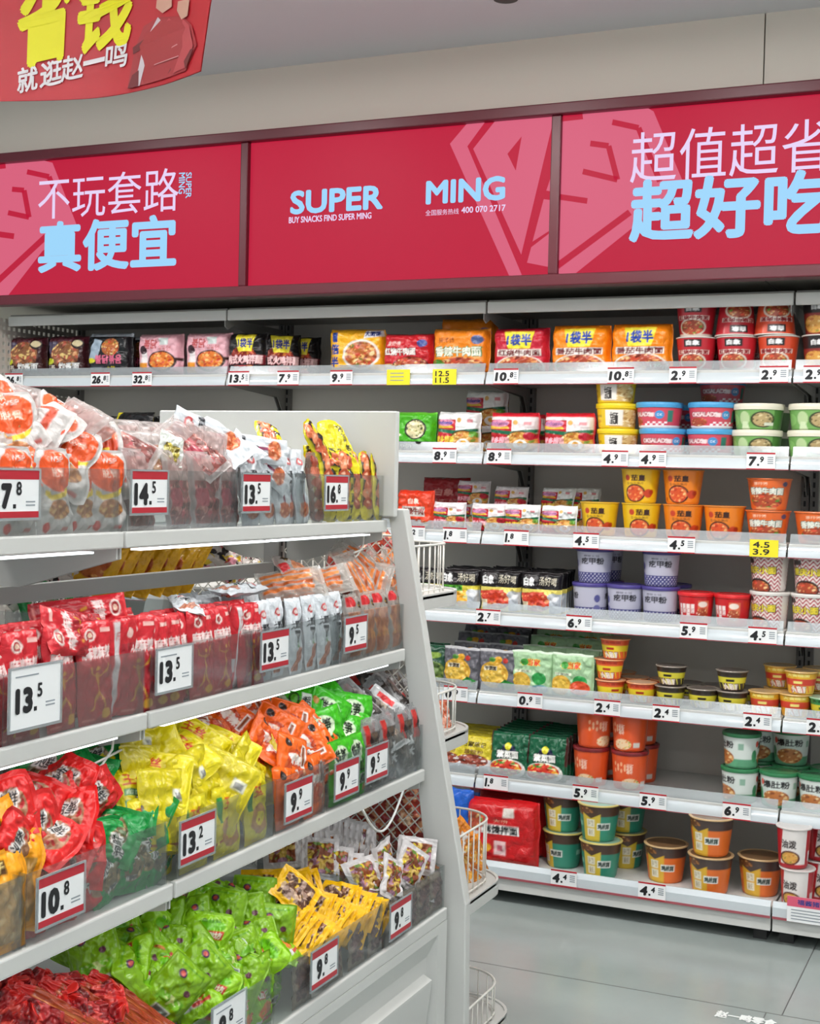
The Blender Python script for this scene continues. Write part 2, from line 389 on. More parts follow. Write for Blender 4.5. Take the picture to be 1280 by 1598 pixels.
# ceiling lamps that give the light
for i, (lx, ly, e) in enumerate(LAMPS):
    b = MB().box((-.12, -.12, -.03), (.12, .12, 0), mat('lamp_housing', '#e8e8e8', .4)); o = b.obj('lamp_housing', None, (lx, ly, CEIL)); o.name = 'ceiling_light'
    MB().box((-.09, -.09, -.033), (.09, .09, -.0305), mat('lamp_diffuser', '#ffffff', .4, emit=2.5)).obj('diffuser', o)
    ITEMS.append(dict(o=o, base='flat white ceiling light panel', lv='', pos=Vector((lx+ly*.01, ly, CEIL)))); o['category'] = 'ceiling light'; o['group'] = 'ceiling lights'
for lx, ly in ADDED_PENDANTS:
    o = MB().box((-.58, -.05, -.02), (.58, .05, .02), mat('lamp_housing')).obj('added_pendant_lamp', None, (lx, ly, 2.42))
    for x in (-.45, .45): MB().tube([(x, 0, .02), (x, 0, CEIL-2.42)], .002, WIRE, 6).obj('suspension_wire', o)
    MB().box((-.55, -.04, .0205), (.55, .04, .024), mat('lamp_diffuser', '#ffffff', .4, emit=2.5)).obj('diffuser', o)
    ITEMS.append(dict(o=o, base='added white pendant lamp hung from ceiling out of view', lv='', pos=Vector((lx+ly*.01, 1.0, 2.4)))); o['category'] = 'ceiling light'; o['group'] = 'added pendant lamps'
b = MB(); b.tube([(0, 0, 0), (0, 0, -.035)], .035, mat('spot_black', '#222224', .4), 20); o = b.obj('ceiling_spotlight', None, tuple(CO+ray(790, -20)*((CEIL-.005-CAMZ)/ray(790, -20).z)))
tag(o, 'small dark round spotlight set in ceiling above middle sign', 'ceiling light')
# lettering of projected light, painted as white letters on the floor
b = MB(); b.text('赵一鸣零食', (-.64, 3.63, .0012), (1, 0, 0), (0, 1, 0), .155, .05, mat('painted_light_letters', '#e8ecea', .5), .04)
tag(b.obj('painted_light_lettering'), 'small projected light lettering painted white on grey floor at bottom right', 'floor lettering')

# ------------------------------------------------------------------ the lit sign band
FR = mat('sign_frame_red', '#5a1a26', .35)
SRED = lit('sign_red', '#c61c3e', .9); SPINK = lit('sign_pink', '#dc6480', .95); SBLUE = lit('sign_blue', '#9cd6fb', 1.0); SLIL = lit('sign_lilac', '#e6d4f6', 1.0)
zt, zb, st, sb = 2.548, 1.981, 2.512, 2.018
fr = structure(empty('trim_1', (-1.4, BY, 1.98)))
def frp(name, lo, hi):
    bev(MB().box(tuple(np.subtract(lo, (-1.4, BY, 1.98))), tuple(np.subtract(hi, (-1.4, BY, 1.98))), FR).obj(name, fr), .004)
frp('top_rail', (-4.6, BY-.03, st), (.8, BY+.03, zt)); frp('bottom_rail', (-4.6, BY-.03, zb), (.8, BY+.03, sb))
SX = [(-3.66, -2.541), (-2.511, -1.418), (-1.386, -.29)]
for xa, xb in ((-2.541, -2.511), (-1.418, -1.386), (-.29, -.26), (-3.69, -3.66)): frp('divider', (xa, BY-.02, sb), (xb, BY+.03, st))
def P(px, py, k=0): q = atY(px, py, BY-.003-.0006*k); return (q.x, q.y, q.z)
def spoly(b, pts, m, k, clip):
    pts = [P(x, y, k) for x, y in pts]
    # clip to panel box
    for ax, lim, sg in ((0, clip[0], 1), (0, clip[1], -1), (2, sb, 1), (2, st, -1)):
        out = []
        for i in range(len(pts)):
            a, c = pts[i-1], pts[i]; da, dc = (a[ax]-lim)*sg, (c[ax]-lim)*sg
            if (da >= 0) != (dc >= 0): t = da/(da-dc); out.append(tuple(a[j]+(c[j]-a[j])*t for j in range(3)))
            if dc >= 0: out.append(c)
        pts = out
        if not pts: return
    b.poly(pts, m)
def spline_(b, pts, wd, m, k, clip):
    for (x0, y0), (x1, y1) in zip(pts, pts[1:]):
        L = math.hypot(x1-x0, y1-y0); nx, ny = -(y1-y0)/L*wd/2, (x1-x0)/L*wd/2
        spoly(b, [(x0+nx, y0+ny), (x1+nx, y1+ny), (x1-nx, y1-ny), (x0-nx, y0-ny)], m, k, clip)
def stext(b, s, xl, xr, yc, h, m, bold, k=4, rot=0):
    A, B = atY(xl, yc+(xr-xl)*.04, BY-.007), atY(xr, yc-(xr-xl)*.04, BY-.007); c = atY((xl+xr)/2, yc, BY-.007)
    hh = (atY((xl+xr)/2, yc-h/2, BY).z-atY((xl+xr)/2, yc+h/2, BY).z)
    wd = B.x-A.x
    if rot: b.text(s, c, (1, 0, 0), (0, 0, 1), hh, wd, m, bold, rot)
    else: b.text(s, c, (1, 0, 0), (0, 0, 1), wd, hh, m, bold)
def sign(i, label):
    x0, x1 = SX[i]; o = MB().box((x0+.001, BY-.002, sb+.001), (x1-.001, BY+.02, st-.001), SRED).obj('lightbox_sign'); tag(o, label, 'sign', 'lit red sign panels'); return o
s1 = sign(0, 'leftmost lit red sign panel with two lines of Chinese lettering')
lg = MB(); c = SX[0]
spoly(lg, [(-60, 252), (0, 250), (62, 249), (82, 254), (120, 352), (66, 392), (12, 462), (-60, 465)], SPINK, 1, c)
cr = lambda pts: [(x/3.2, y/3.2) for x, y in pts]
for pts, wd in ((cr([(135, 858), (245, 882), (275, 960)]), 8), (cr([(60, 945), (120, 950), (145, 1085), (40, 1062)]), 8), (cr([(-40, 835), (28, 828)]), 8), (cr([(-40, 1165), (70, 1180)]), 9), (cr([(-20, 1412), (230, 1180)]), 9)):
    spline_(lg, pts, wd, SRED, 2, c)
lg.obj('emblem', s1)
b = MB(); stext(b, '不玩套路', 57, 276, 303, 66, SLIL, 0); b.obj('lettering', s1)
b = MB(); stext(b, '真便宜', 57, 273, 381, 82, SBLUE, .035); b.obj('lettering', s1)
for q_ in (('SUPER', 290, 299, 289, 40), ('MING', 279, 289, 286, 33)): b = MB(); stext(b, *q_, SBLUE, .02, rot=-math.pi/2); b.obj('lettering', s1)
s2 = sign(1, 'middle lit red sign panel with large pale blue Latin lettering')
lg = MB(); c = SX[1]; cr = lambda pts: [(380+x/2.56, 160+y/2.56) for x, y in pts]
spoly(lg, cr([(825, 165), (905, 70), (975, 65), (895, 175)]), SPINK, 1, c); spoly(lg, cr([(825, 165), (895, 175), (1115, 695), (1063, 695)]), SPINK, 1, c)
spoly(lg, cr([(918, 185), (1010, 68), (1245, 45), (1110, 608)]), SPINK, 1, c)
spoly(lg, cr([(1112, 135), (1055, 205), (1088, 272)]), SRED, 2, c)
spoly(lg, cr([(1245, 250), (1210, 352), (1245, 358)]), SPINK, 1, c); spoly(lg, cr([(1200, 386), (1245, 392), (1245, 498), (1155, 556)]), SPINK, 1, c); spoly(lg, cr([(1150, 578), (1245, 505), (1245, 662), (1133, 640)]), SPINK, 1, c)
lg.obj('emblem', s2)
b = MB(); stext(b, 'SUPER', 452, 597, 312, 38, SBLUE, .05); b.obj('lettering', s2); b = MB(); stext(b, 'MING', 664, 788, 297, 38, SBLUE, .05); b.obj('lettering', s2)
b = MB(); stext(b, 'BUY SNACKS FIND SUPER MING', 450, 579, 340, 10, SLIL, .03); stext(b, '全国服务热线', 664, 716, 331, 9, SLIL, .0); stext(b, '400 070 2717', 720, 789, 326, 10, SLIL, .03); b.obj('lettering', s2)
s3 = sign(2, 'rightmost lit red sign panel with pale blue Chinese lettering beside emblem')
lg = MB(); c = SX[2]; cr = lambda pts: [(780+x/2.56, 130+y/2.56) for x, y in pts]
spoly(lg, cr([(200, 130), (590, 98), (615, 112), (735, 400), (640, 490), (300, 762), (200, 775)]), SPINK, 1, c)
for pts, wd in ((cr([(450, 155), (555, 178), (640, 392)]), 9), (cr([(362, 240), (435, 250), (470, 385), (332, 352)]), 9), (cr([(240, 142), (332, 132)]), 9), (cr([(180, 445), (350, 470)]), 9), (cr([(200, 752), (520, 515)]), 10)):
    spline_(lg, pts, wd, SRED, 2, c)
lg.obj('emblem', s3)
b = MB(); stext(b, '超值超省', 980, 1292, 236, 80, SLIL, 0); b.obj('lettering', s3)
b = MB(); stext(b, '超好吃', 978, 1292, 322, 100, SBLUE, .035); b.obj('lettering', s3)
# hanging banner over the gondola
BN = mat('banner_red', '#b5202a', .45); BNY = mat('banner_yellow', '#e8e01a', .5); BNW = mat('banner_white', '#e6e0e2', .5)
JK = mat('print_jacket', '#a03236', .5); JD = mat('print_jacket_fold', '#6f2328', .5); SKN = mat('print_skin', '#c99a86', .5); SH = mat('print_shirt', '#cfc4c8', .5)
KN = [(-2.30, 2.655), (-2.145, 2.697), (-2.007, 2.709), (-1.838, 2.671), (-1.690, 2.606)]
def bspt(u, z, off=0):   # u in 0..1 along the sheet, z world
    t = u*4; i = min(int(t), 3); f = t-i
    p0, p1, p2, p3 = KN[max(i-1, 0)], KN[i], KN[i+1], KN[min(i+2, 4)]
    q = [.5*(2*p1[k]+(p2[k]-p0[k])*f+(2*p0[k]-5*p1[k]+4*p2[k]-p3[k])*f*f+(-p0[k]+3*p1[k]-3*p2[k]+p3[k])*f**3) for k in (0, 1)]
    return (q[0]+(z-2.247)*.06*u+.03*u*max(0, z-2.247)*3, q[1]-off, z)
b = MB(); nu = 40; Z0, Z1 = 2.247, CEIL-.06
vs = [bspt(i/nu, Z0+(Z1-Z0)*j/6, o_) for o_ in (0, -.004) for j in range(7) for i in range(nu+1)]
fs = []
for s_ in (0, 1):
    for j in range(6):
        for i in range(nu):
            a = s_*7*(nu+1)+j*(nu+1)+i; q = (a, a+1, a+nu+2, a+nu+1); fs.append(q if s_ == 0 else q[::-1])
b.add(vs, fs, BN, True); bo = b.obj('hanging_banner'); tag(bo, 'curved red banner hanging from ceiling at top left', 'banner')
def inv_u(px, py):
    best = min((abs(proj(Vector(bspt(k/200, 2.35)))[0]-px), k/200) for k in range(201)); return best[1]
def bz(px, py):
    u = inv_u(px, py); p = bspt(u, 2.3); return atY(px, py, p[1]).z
def btext(b, s, xl, xr, yc, h, m, bold):
    v, t, a = text_tris(s, bold); uL, uR = inv_u(xl, yc), inv_u(xr, yc); zc = bz((xl+xr)/2, yc); hh = bz((xl+xr)/2, yc-h/2)-bz((xl+xr)/2, yc+h/2)
    sl = bz(xr, yc-(xr-xl)*.12)-bz(xl, yc+(xr-xl)*.12)
    for i, (sx, sy) in enumerate([(0, 0)]+SHIFT):
        b.add([bspt(uL+(x+.5)*(uR-uL)+sx*bold*hh*.8, zc+y*hh+x*sl+sy*bold*hh*.8, .003+5e-5*i) for x, y in v], [tuple(q) for q in t], m)
b = MB(); btext(b, '省', 30, 106, 32, 128, BNY, .055); b.obj('lettering', bo); b = MB(); btext(b, '钱', 120, 200, 12, 128, BNY, .055); b.obj('lettering', bo)
b = MB()
for k, ch in enumerate('就逛赵一鸣'): btext(b, ch, 31+k*34, 60+k*34+(4 if k else 0), 124-k*9.2, 38 if ch != '一' else 7, BNW, .035)
b.obj('lettering', bo)
b = MB()
def bpoly(pts, m, k): 
    b.poly([bspt(inv_u(x, y), bz(x, y), .003+.0008*k) for x, y in pts], m)
bpoly([(205, 138), (212, 75), (222, 42), (245, 28), (283, 26), (300, 40), (312, 70), (300, 110), (278, 118), (262, 124), (232, 132)], JK, 0)
bpoly([(240, 0), (262, 0), (264, 12), (250, 22), (240, 14)], SKN, 1)
bpoly([(245, 28), (250, 34), (238, 60), (226, 134), (218, 136), (226, 70)], SH, 2)
bpoly([(273, 4), (292, 0), (292, 26), (282, 32), (274, 18)], SKN, 2); bpoly([(262, 36), (274, 40), (275, 110), (268, 118)], JD, 2); bpoly([(209, 75), (226, 62), (222, 78), (210, 86)], JD, 2)
bpoly([(284, 30), (296, 40), (308, 72), (298, 106), (280, 114), (290, 74)], mat('print_jacket_light', '#b2444a', .5), 3)
bpoly([(228, 76), (248, 70), (249, 75), (229, 81)], JD, 3); bpoly([(250, 34), (258, 42), (246, 58), (240, 56)], mat('print_jacket_light'), 3); bpoly([(262, 30), (270, 36), (262, 46), (256, 40)], mat('print_jacket_light'), 4)
bpoly([(222, 110), (224, 134), (216, 137), (208, 138), (212, 118)], JD, 3); bpoly([(240, 84), (262, 78), (263, 80), (241, 87)], JD, 3); bpoly([(296, 96), (304, 78), (309, 76), (300, 108)], JD, 4)
for q0, q1 in (((252, 84), (266, 66)), ((266, 66), (264, 80)), ((264, 80), (282, 70)), ((258, 78), (270, 82)), ((247, 102), (286, 88))):
    L_ = math.hypot(q1[0]-q0[0], q1[1]-q0[1]); nx, ny = -(q1[1]-q0[1])/L_*.7, (q1[0]-q0[0])/L_*.7
    bpoly([(q0[0]+nx, q0[1]+ny), (q1[0]+nx, q1[1]+ny), (q1[0]-nx, q1[1]-ny), (q0[0]-nx, q0[1]-ny)], mat('print_line', '#c98a8c', .5), 5)
b.obj('printed_figure', bo)

# ------------------------------------------------------------------ wall shelving
def rail(xa, xb, za, zb_):   # a gently rounded label rail
    b = MB(); n = 8; pr = []
    for i in range(n+1):
        f = i/n; t0, t1 = math.radians(4), math.radians(40); a_ = t0+(t1-t0)*f; pr.append((-.0045+(zb_-za)*(math.cos(t0)-math.cos(a_))/(math.sin(t1)-math.sin(t0)), za+(zb_-za)*(math.sin(a_)-math.sin(t0))/(math.sin(t1)-math.sin(t0))))
    vs = [(x, y, z) for x in (xa, xb) for y, z in pr]; b.add(vs, [(i, i+n+1, i+n+2, i+1) for i in range(n)], RAILM, True)
    return b.box((xa, .0105, zb_-.002), (xb, .013, zb_), RAILM)
SEAMX = [-3.66, -2.672, -1.675, -.683, .31]
SZ = [1.728, 1.465, 1.200, .934, .670, .388]       # shelf surfaces, top to bottom
BAYN = ['leftmost', 'second', 'third', 'rightmost']; SHN = ['top', 'second', 'third', 'fourth', 'fifth', 'sixth']
SP = mat('slot_standard', '#7c7a77', .5)
for i in range(4):
    x0, x1 = SEAMX[i], SEAMX[i+1]
    u = empty('shelf_bay', ((x0+x1)/2, BACK, 0)); xm = (x0+x1)/2
    tag(u, f'{BAYN[i]} grey steel wall shelving bay with slotted posts and plinth', 'shelving', 'wall shelving bays')
    MB().box((x0-xm+.004, 0, .06), (x1-xm-.004, .02, 1.97), BACKM).obj('back_panel', u)
    for xs in (x0-xm+.002, x1-xm-.027):
        b = MB().box((xs, -.022, .03), (xs+.025, -.0005, 1.96), SP)
        for k in range(60): b.box((xs+.009, -.0235, .1+k*.031), (xs+.016, -.0222, .118+k*.031), DARK)
        b.obj('slotted_post', u)
    d = empty('base_deck', (xm, 4.25, .086)); tag(d, f'white steel base deck of the {BAYN[i]} wall shelving bay', 'shelf', 'base decks of the wall shelving')
    MB().box((x0-xm+.003, .003, -.044), (x1-xm-.003, .025, -.0005), STEEL).obj('plinth', d)
    for xa in (x0-xm+.02, x1-xm-.06): MB().box((xa, .045, -.086), (xa+.04, .48, -.001), DARK).obj('foot', d)
    bev(MB().box((x0-xm+.003, .004, 0), (x1-xm-.003, BACK-4.25-.028, .024), STEEL).obj('deck', d), .002)
    b = MB().prism([(-.004, .0), (-.004, .03), (.006, .046), (.012, .046), (.004, .0)], 0, x0-xm+.003, x1-xm-.003, RAILM); b.obj('front_rail', d)
    b = MB().box((x0-xm+.003, -.0065, -.004), (x1-xm-.003, -.0045, .003), mat('rail_red_line', '#a05058', .4)); b.obj('rail_trim', d)
    c = empty('canopy_board', (xm, WY, 1.92)); tag(c, f'white top canopy strip above the {BAYN[i]} wall shelving bay', 'canopy', 'top canopies')
    MB().box((x0-xm+.004, .006, .028), (x1-xm-.004, BACK-WY-.025, .044), GREY).obj('board', c)
    bev(MB().box((x0-xm+.003, -.006, .0), (x1-xm-.003, .006, .038), STEEL).obj('front_strip', c), .003)
    MB().prism([(.0, .01), (.0, -.02), (.02, -.03), (.06, -.012), (.43, -.1), (.43, .01)], 0, x1-xm-.012, x1-xm-.0085, GREY).obj('bracket', c)
    for k, z in enumerate(SZ):
        s = empty('wall_shelf', (xm, WY, z)); tag(s, f'{SHN[k]} white steel shelf of the {BAYN[i]} wall shelving bay', 'shelf', 'wall shelves')
        bev(MB().box((x0-xm+.003, .006, -.026), (x1-xm-.003, BACK-WY-.025, 0), STEEL).obj('board', s), .002)
        rail(x0-xm+.003, x1-xm-.003, -.04, -.001).obj('price_rail', s)
        MB().box((x0-xm+.003, -.0045, -.0425), (x1-xm-.003, .0055, -.0401), mat('rail_red_line')).obj('rail_trim', s)
        MB().prism([(.0095, 0), (.0195, .030), (.0212, .030), (.0112, 0)], 0, x0-xm+.006, x1-xm-.006, LIPM).obj('clear_lip', s)
        for xs in (x0-xm+.006, x1-xm-.0095):
            MB().prism([(.02, -.028), (.44, -.028), (.44, -.12), (.405, -.12), (.36, -.06), (.02, -.04)], 0, xs, xs+.003, GREY).obj('bracket', s)
# perforated end panel, far left
b = MB(); pm = mat('perforated_panel', '#b9b3ab', .5)
for k in range(16): b.box((0, k*.03, 0), (.004, k*.03+.016, 1.9), pm)
for k in range(63): b.box((.0005, 0, k*.03+.01), (.0035, .466, k*.03+.026), pm)
o = b.obj('perforated_panel', None, (-3.672, 4.29, .05)); tag(o, 'grey perforated metal end panel at far left of wall shelving', 'panel')

def wtag(px, k, main, sup, where, yellow=False, py=None, line2=None):
    """white shelf-edge price card; px its centre in the picture"""
    z = SZ[k]-.016 if k < 6 else .112; Y = WY-.0048 if k < 6 else 4.244
    if k >= 6: Y = 4.2440
    p = atY(px, (585, 711, 838, 968, 1100, 1228, 1372)[k] if py is None else py, Y)
    b = MB(); w_, h_ = .043, .026; C = YELL if yellow else WHITE
    b.box((-w_, -.0012, -h_), (w_, 0, h_), C)
    if not yellow: b.box((-w_, -.0016, h_-.005), (w_, -.0012, h_), RED).box((-w_, -.0016, -h_), (w_, -.0012, -h_+.0035), RED)
    Yt = -.0018
    if line2 == '-':
        for q in range(3): b.box((-.03, Yt, .012-q*.012), (.02, Yt+.0004, .015-q*.012), TGREY)
    elif line2:
        b.text(main, (-.008, Yt, .011), (1, 0, 0), (0, 0, 1), .05, .018, BLACK, .03); b.text(line2, (-.008, Yt, -.011), (1, 0, 0), (0, 0, 1), .05, .018, BLACK, .03)
    else:
        n = len(main); wd = min(.040, .029*text_tris(main)[2]*1.25)
        b.text(main, (-.037+wd/2, Yt, -.001), (1, .0, 0), (.12, 0, 1), wd, .030, BLACK, .075)
        b.box((-.034+wd, Yt, -.0145), (-.028+wd, Yt+.0004, -.0085), BLACK)
        b.text(sup, (-.026+wd+.006, Yt, .005), (1, 0, 0), (.12, 0, 1), .019*text_tris(sup)[2], .018, BLACK, .05)
        for q in range(4): b.box((.020+(n > 1)*.008, Yt, .010-q*.006), (.037, Yt+.0004, .013-q*.006), TGREY)
    o = b.obj('price_tag', None, (p.x, Y, z)); o['category'] = 'price tag'; o['group'] = 'price tags on the wall shelves'
    o['label'] = f"{'yellow' if yellow else 'white'} price tag reading {main+'.'+sup if not line2 else main+' and '+line2} on shelf edge {where}"
T = [(22, 0, '26', '8', 'below brown noodle packs'), (157, 0, '26', '8', 'below silver-topped black noodle pack'), (222, 0, '32', '8', 'below pink noodle packs'), (373, 0, '13', '5', 'below black noodle packs'),
     (450, 0, '7', '9', 'beside tag 13.5'), (533, 0, '9', '9', 'below yellow noodle pack'), (790, 0, '10', '8', 'below red noodle pack'), (969, 0, '10', '8', 'below rightmost orange noodle pack'), (1066, 0, '2', '9', 'below left red cups, top shelf'), (1208, 0, '2', '9', 'below inverted orange cup'), (1277, 0, '2', '9', 'below the black-labelled cups at right edge'),
     (694, 1, '8', '9', 'below white-topped noodle multipack'), (779, 1, '8', '9', 'below red-topped noodle multipacks'), (960, 1, '4', '9', 'below yellow tub stack'), (1019, 1, '4', '9', 'below blue-lidded tubs'), (1188, 1, '7', '9', 'below cream-lidded green tubs'),
     (645, 2, '2', '2', 'below red-orange noodle pack'), (710, 2, '1', '8', 'below leftmost small noodle pack'), (806, 2, '1', '8', 'below middle small noodle packs'), (915, 2, '4', '5', 'below yellow noodle cups'), (1064, 2, '4', '5', 'below orange noodle cups'),
     (762, 3, '2', '7', 'below black and yellow soup packs'), (904, 3, '6', '9', 'below purple-lidded cups'), (1083, 3, '5', '9', 'below red cups'), (1191, 3, '4', '5', 'below zigzag cups'),
     (711, 4, '0', '9', 'behind wire basket guard'), (827, 4, '0', '9', 'below light green noodle packs'), (948, 4, '2', '4', 'below small orange bowls'), (1040, 4, '2', '4', 'below small dark bowls'), (1183, 4, '2', '4', 'below small yellow bowls'), (1283, 4, '2', '4', 'at right picture edge, fifth shelf'),
     (774, 5, '1', '8', 'below dark green noodle packs'), (914, 5, '5', '9', 'below left of red-orange cups'), (1020, 5, '5', '9', 'below bare shelf right of red-orange cups'), (1151, 5, '6', '9', 'below green-lidded cups'),
     (880, 6, '4', '4', 'below teal bowls, base deck'), (1018, 6, '4', '4', 'below orange bowls, base deck')]
for t_ in T: wtag(*t_)
wtag(622, 0, '', '', '', True, line2='-'); wtag(694, 0, '12.5', '', 'below orange noodle multipacks', True, line2='11.5'); wtag(1193, 2, '4.5', '', 'below orange flared cups', True, line2='3.9')
bpy.data.objects['price_tag.037']['label'] = 'yellow price tag on shelf edge below dark red noodle multipack'
# pink promotion card, bottom right
p = atY(1262, 1422, 4.24); b = MB().box((-.062, -.001, -.038), (.062, 0, .038), WHITE).box((-.062, -.0015, .008), (.062, -.001, .038), mat('promo_pink', '#d65a74', .4))
b.text('福酱猪汤', (.01, -.002, .023), (1, 0, 0), (0, 0, 1), .085, .016, mat('promo_blue', '#3a3f8a', .4), .02)
for q in range(4): b.box((-.05, -.0016, -.03+q*.009), (.05, -.001, -.027+q*.009), TGREY)
tag(b.obj('promotion_card', None, (p.x, 4.2405, p.z)), 'pink and white promotion card on base deck edge at bottom right', 'price tag')
# ------------------------------------------------------------------ goods on the wall shelves: designs
FOOD = ['#b5622f', '#d98a3f', '#8a3a1e', '#e3b162', '#c9482c', '#6b7a2e', '#f0d9a0']
MEAT = ['#a8452a', '#c96a3c', '#7a2b1c', '#e0a060', '#d8543a', '#f0c890']
NOOD = ['#d9a04a', '#e8bf6e', '#c47f34', '#f0d592', '#b96a2a', '#7d8f34']
def multi(key, label, w, h, t, art, bg, **k):
    pouch(key, 'noodle_pack', label, 'noodle pack', w, h, t, art, 72, p=7, border=.03, puff=.42, wr=.0045, bg=bg, base=True, crinkle=.03, **k)
def a_brown(c):
    c.rect(0, .8, 1, 1, '#5a2430').rect(.05, .55, .3, .85, '#4a4058').food(.52, .52, .36, .33, ['#8a5a3a', '#c98d5a', '#b0553f', '#e0c27a', '#6b3a24', '#d8a070'], 90).ell(.82, .78, .14, .12, '#2a1a18').ell(.82, .8, .11, .08, '#d9c9a0')
    c.food(.12, .36, .13, .08, ['#b8c02a', '#d6d84a', '#8a9a20'], 30).rect(0, 0, 1, .1, '#8a7050').txt('三养', .17, .2, .2, .14, '#e8e0d0', .02).txt('炸酱面', .62, .24, .52, .17, '#f0f0ee', .04, out='#22181a')
multi('brown', 'dark brown noodle multipack with white lettering on top shelf', .178, .155, .085, a_brown, '#3a181c')
def a_blk1(c):
    c.rect(0, .9, 1, 1, '#aeb8c0').poly([(.05, .3), (.22, .85), (.4, .8), (.3, .4)], '#9fb0c0').food(.6, .66, .2, .2, FOOD, 60).txt('불닭볶음', .56, .38, .62, .2, '#e06a8a', .03).rect(.05, .08, .45, .24, '#2c2f36').txt('大辣', .62, .17, .2, .1, '#e8d42a').rect(.1, .13, .4, .19, '#7d8890').food(.15, .35, .1, .06, ['#d8d22a', '#b0a020'], 12)
multi('blacksilver', 'black noodle multipack with silver top and pink lettering', .19, .162, .085, a_blk1, '#15161a')
def a_pink(c):
    c.rect(0, .93, 1, 1, '#e8b4bc').txt('불닭', .36, .74, .3, .22, '#b03a3a', .04).rect(.56, .72, .76, .88, '#c9d4d0').txt('볶음면', .68, .64, .26, .12, '#c06060', .0).ell(.62, .33, .31, .25, '#3a2420').food(.62, .34, .27, .21, ['#e07a2a', '#e8a04a', '#d0502a', '#f0c070', '#c03a1e'], 80).rect(.9, .35, 1, .42, '#3a2420').poly([(.08, .05), (.1, .3), (.3, .3), (.3, .05)], '#e0902a').poly([(.13, .3), (.16, .55), (.28, .55), (.3, .3)], '#e8e0e0').ell(.2, .6, .08, .1, '#3a2028').rect(0, 0, 1, .05, '#d99aa4')
multi('pink', 'pale pink noodle multipack with red bowl picture', .187, .155, .085, a_pink, '#e2acb6')
def a_blk2(c):
    c.food(.5, .4, .34, .3, ['#8a2a1e', '#c9502a', '#e08a3a', '#5a1a14'], 70).poly([(.28, .95), (.8, .95), (.72, .55), (.36, .55)], '#ecdf3a').txt('1袋半', .54, .75, .38, .22, '#1e2f8a', .06).rect(0, .22, 1, .44, '#151214').txt('韩式火鸡拌面', .5, .36, .9, .2, '#f0c9c9', .05, out='#8a2430').ell(.5, .1, .3, .12, '#a83038')
multi('blackyellow', 'black noodle multipack with yellow badge and pale pink lettering', .152, .15, .09, a_blk2, '#141214')
def a_yel(c):
    c.poly([(.0, .0), (1, .0), (1, .1), (.5, .16), (0, .05)], '#8c96a4').rect(.05, .08, .09, .9, '#e09a10').txt('1', .16, .78, .07, .2, '#1c3a8a', .08).txt('倍', .16, .54, .14, .2, '#1c3a8a', .06).txt('半', .16, .28, .14, .2, '#1c3a8a', .06).ell(.62, .4, .33, .36, '#e8e2d8').food(.62, .4, .29, .31, FOOD, 90).poly([(.66, .76), (.95, .8), (.95, .95), (.7, .93)], '#eef0f4').txt('大面饼', .81, .86, .24, .11, '#1c2f7a', .04).rect(.32, .1, .42, .7, '#d8c020') if 0 else None
    c.poly([(.0, .0), (1, .0), (1, .07), (.5, .12), (0, .04)], '#8c96a4').txt('1', .15, .8, .08, .2, '#1c3a8a', .08).txt('倍', .15, .54, .15, .22, '#1c3a8a', .06).txt('半', .15, .26, .15, .22, '#1c3a8a', .06).ell(.62, .42, .32, .34, '#e8e2d8').food(.62, .42, .28, .29, FOOD, 90).poly([(.66, .78), (.97, .82), (.97, .97), (.7, .95)], '#eef0f4').txt('大面饼', .82, .88, .25, .11, '#1c2f7a', .04)
multi('yellow15', 'yellow noodle multipack with blue lettering and noodle bowl', .207, .155, .085, a_yel, '#eeb01a')
def a_redk(c):
    c.rect(0, .93, 1, 1, '#d83a40').txt('康师傅', .26, .73, .26, .12, '#f0e0d8', .02).txt('红烧牛肉面', .38, .54, .62, .17, '#f4f0ea', .05, out='#7a1018').ell(.82, .74, .1, .1, '#4a5aa0').ell(.6, .17, .36, .24, '#3a1a14').food(.6, .2, .32, .2, MEAT, 70).food(.15, .12, .15, .12, NOOD, 30)
multi('redk', 'red noodle multipack with white lettering beside yellow multipack', .178, .135, .085, a_redk, '#c21f2a')
def a_ork(c):
    c.rect(0, .93, 1, 1, '#f09a30').txt('康师傅', .3, .72, .28, .12, '#7a3010', .02).txt('香辣牛肉面', .5, .47, .8, .2, '#eef0e0', .05, out='#3f7a3a').ell(.84, .72, .1, .1, '#4a5a8a').food(.55, .14, .42, .2, MEAT+['#4f8a2e'], 80).food(.15, .2, .12, .1, ['#4f8a2e', '#c9381e'], 20)
multi('orangek', 'orange noodle multipack with white lettering', .2, .15, .095, a_ork, '#ec861a')
def a_15(bg, name):
    def f(c):
        c.ell(.52, .1, .44, .28, '#e8e0d4').food(.52, .12, .4, .24, MEAT+['#5f8a2e'], 90).poly([(.24, .9), (.78, .9), (.7, .52), (.32, .52)], '#f0e23a').txt('1袋半', .51, .71, .42, .24, '#1c3fa0', .06).rect(.12, .36, .9, .5, '#e9e2da').txt(name, .51, .43, .74, .12, '#6a1a1c', .04).txt('120g', .8, .1, .24, .1, '#f4f0e6', .03)
    return f
multi('red15', 'red noodle multipack with yellow badge', .19, .147, .09, a_15('r', '红烧牛肉面'), '#bf1c34')
multi('orange15', 'orange noodle multipack with yellow badge and blue lettering', .195, .152, .09, a_15('o', '番茄牛肉面'), '#f0860f')
def a_bx(txt, bg, lb):
    def f(c):
        c.rect(0, 0, 1, .08, '#e0d4c8').ell(.5, .28, .27, .26, '#d8cfc0').food(.5, .28, .23, .22, MEAT+['#6b9a3a'], 60).rect(.36, .72, .66, .95, '#1c1718').txt(lb, .51, .84, .22, .14, '#f0f0f0', .04).rect(.2, .5, .82, .64, '#f0e2d8').txt(txt, .51, .57, .58, .12, '#8a1a20', .05)
    return f
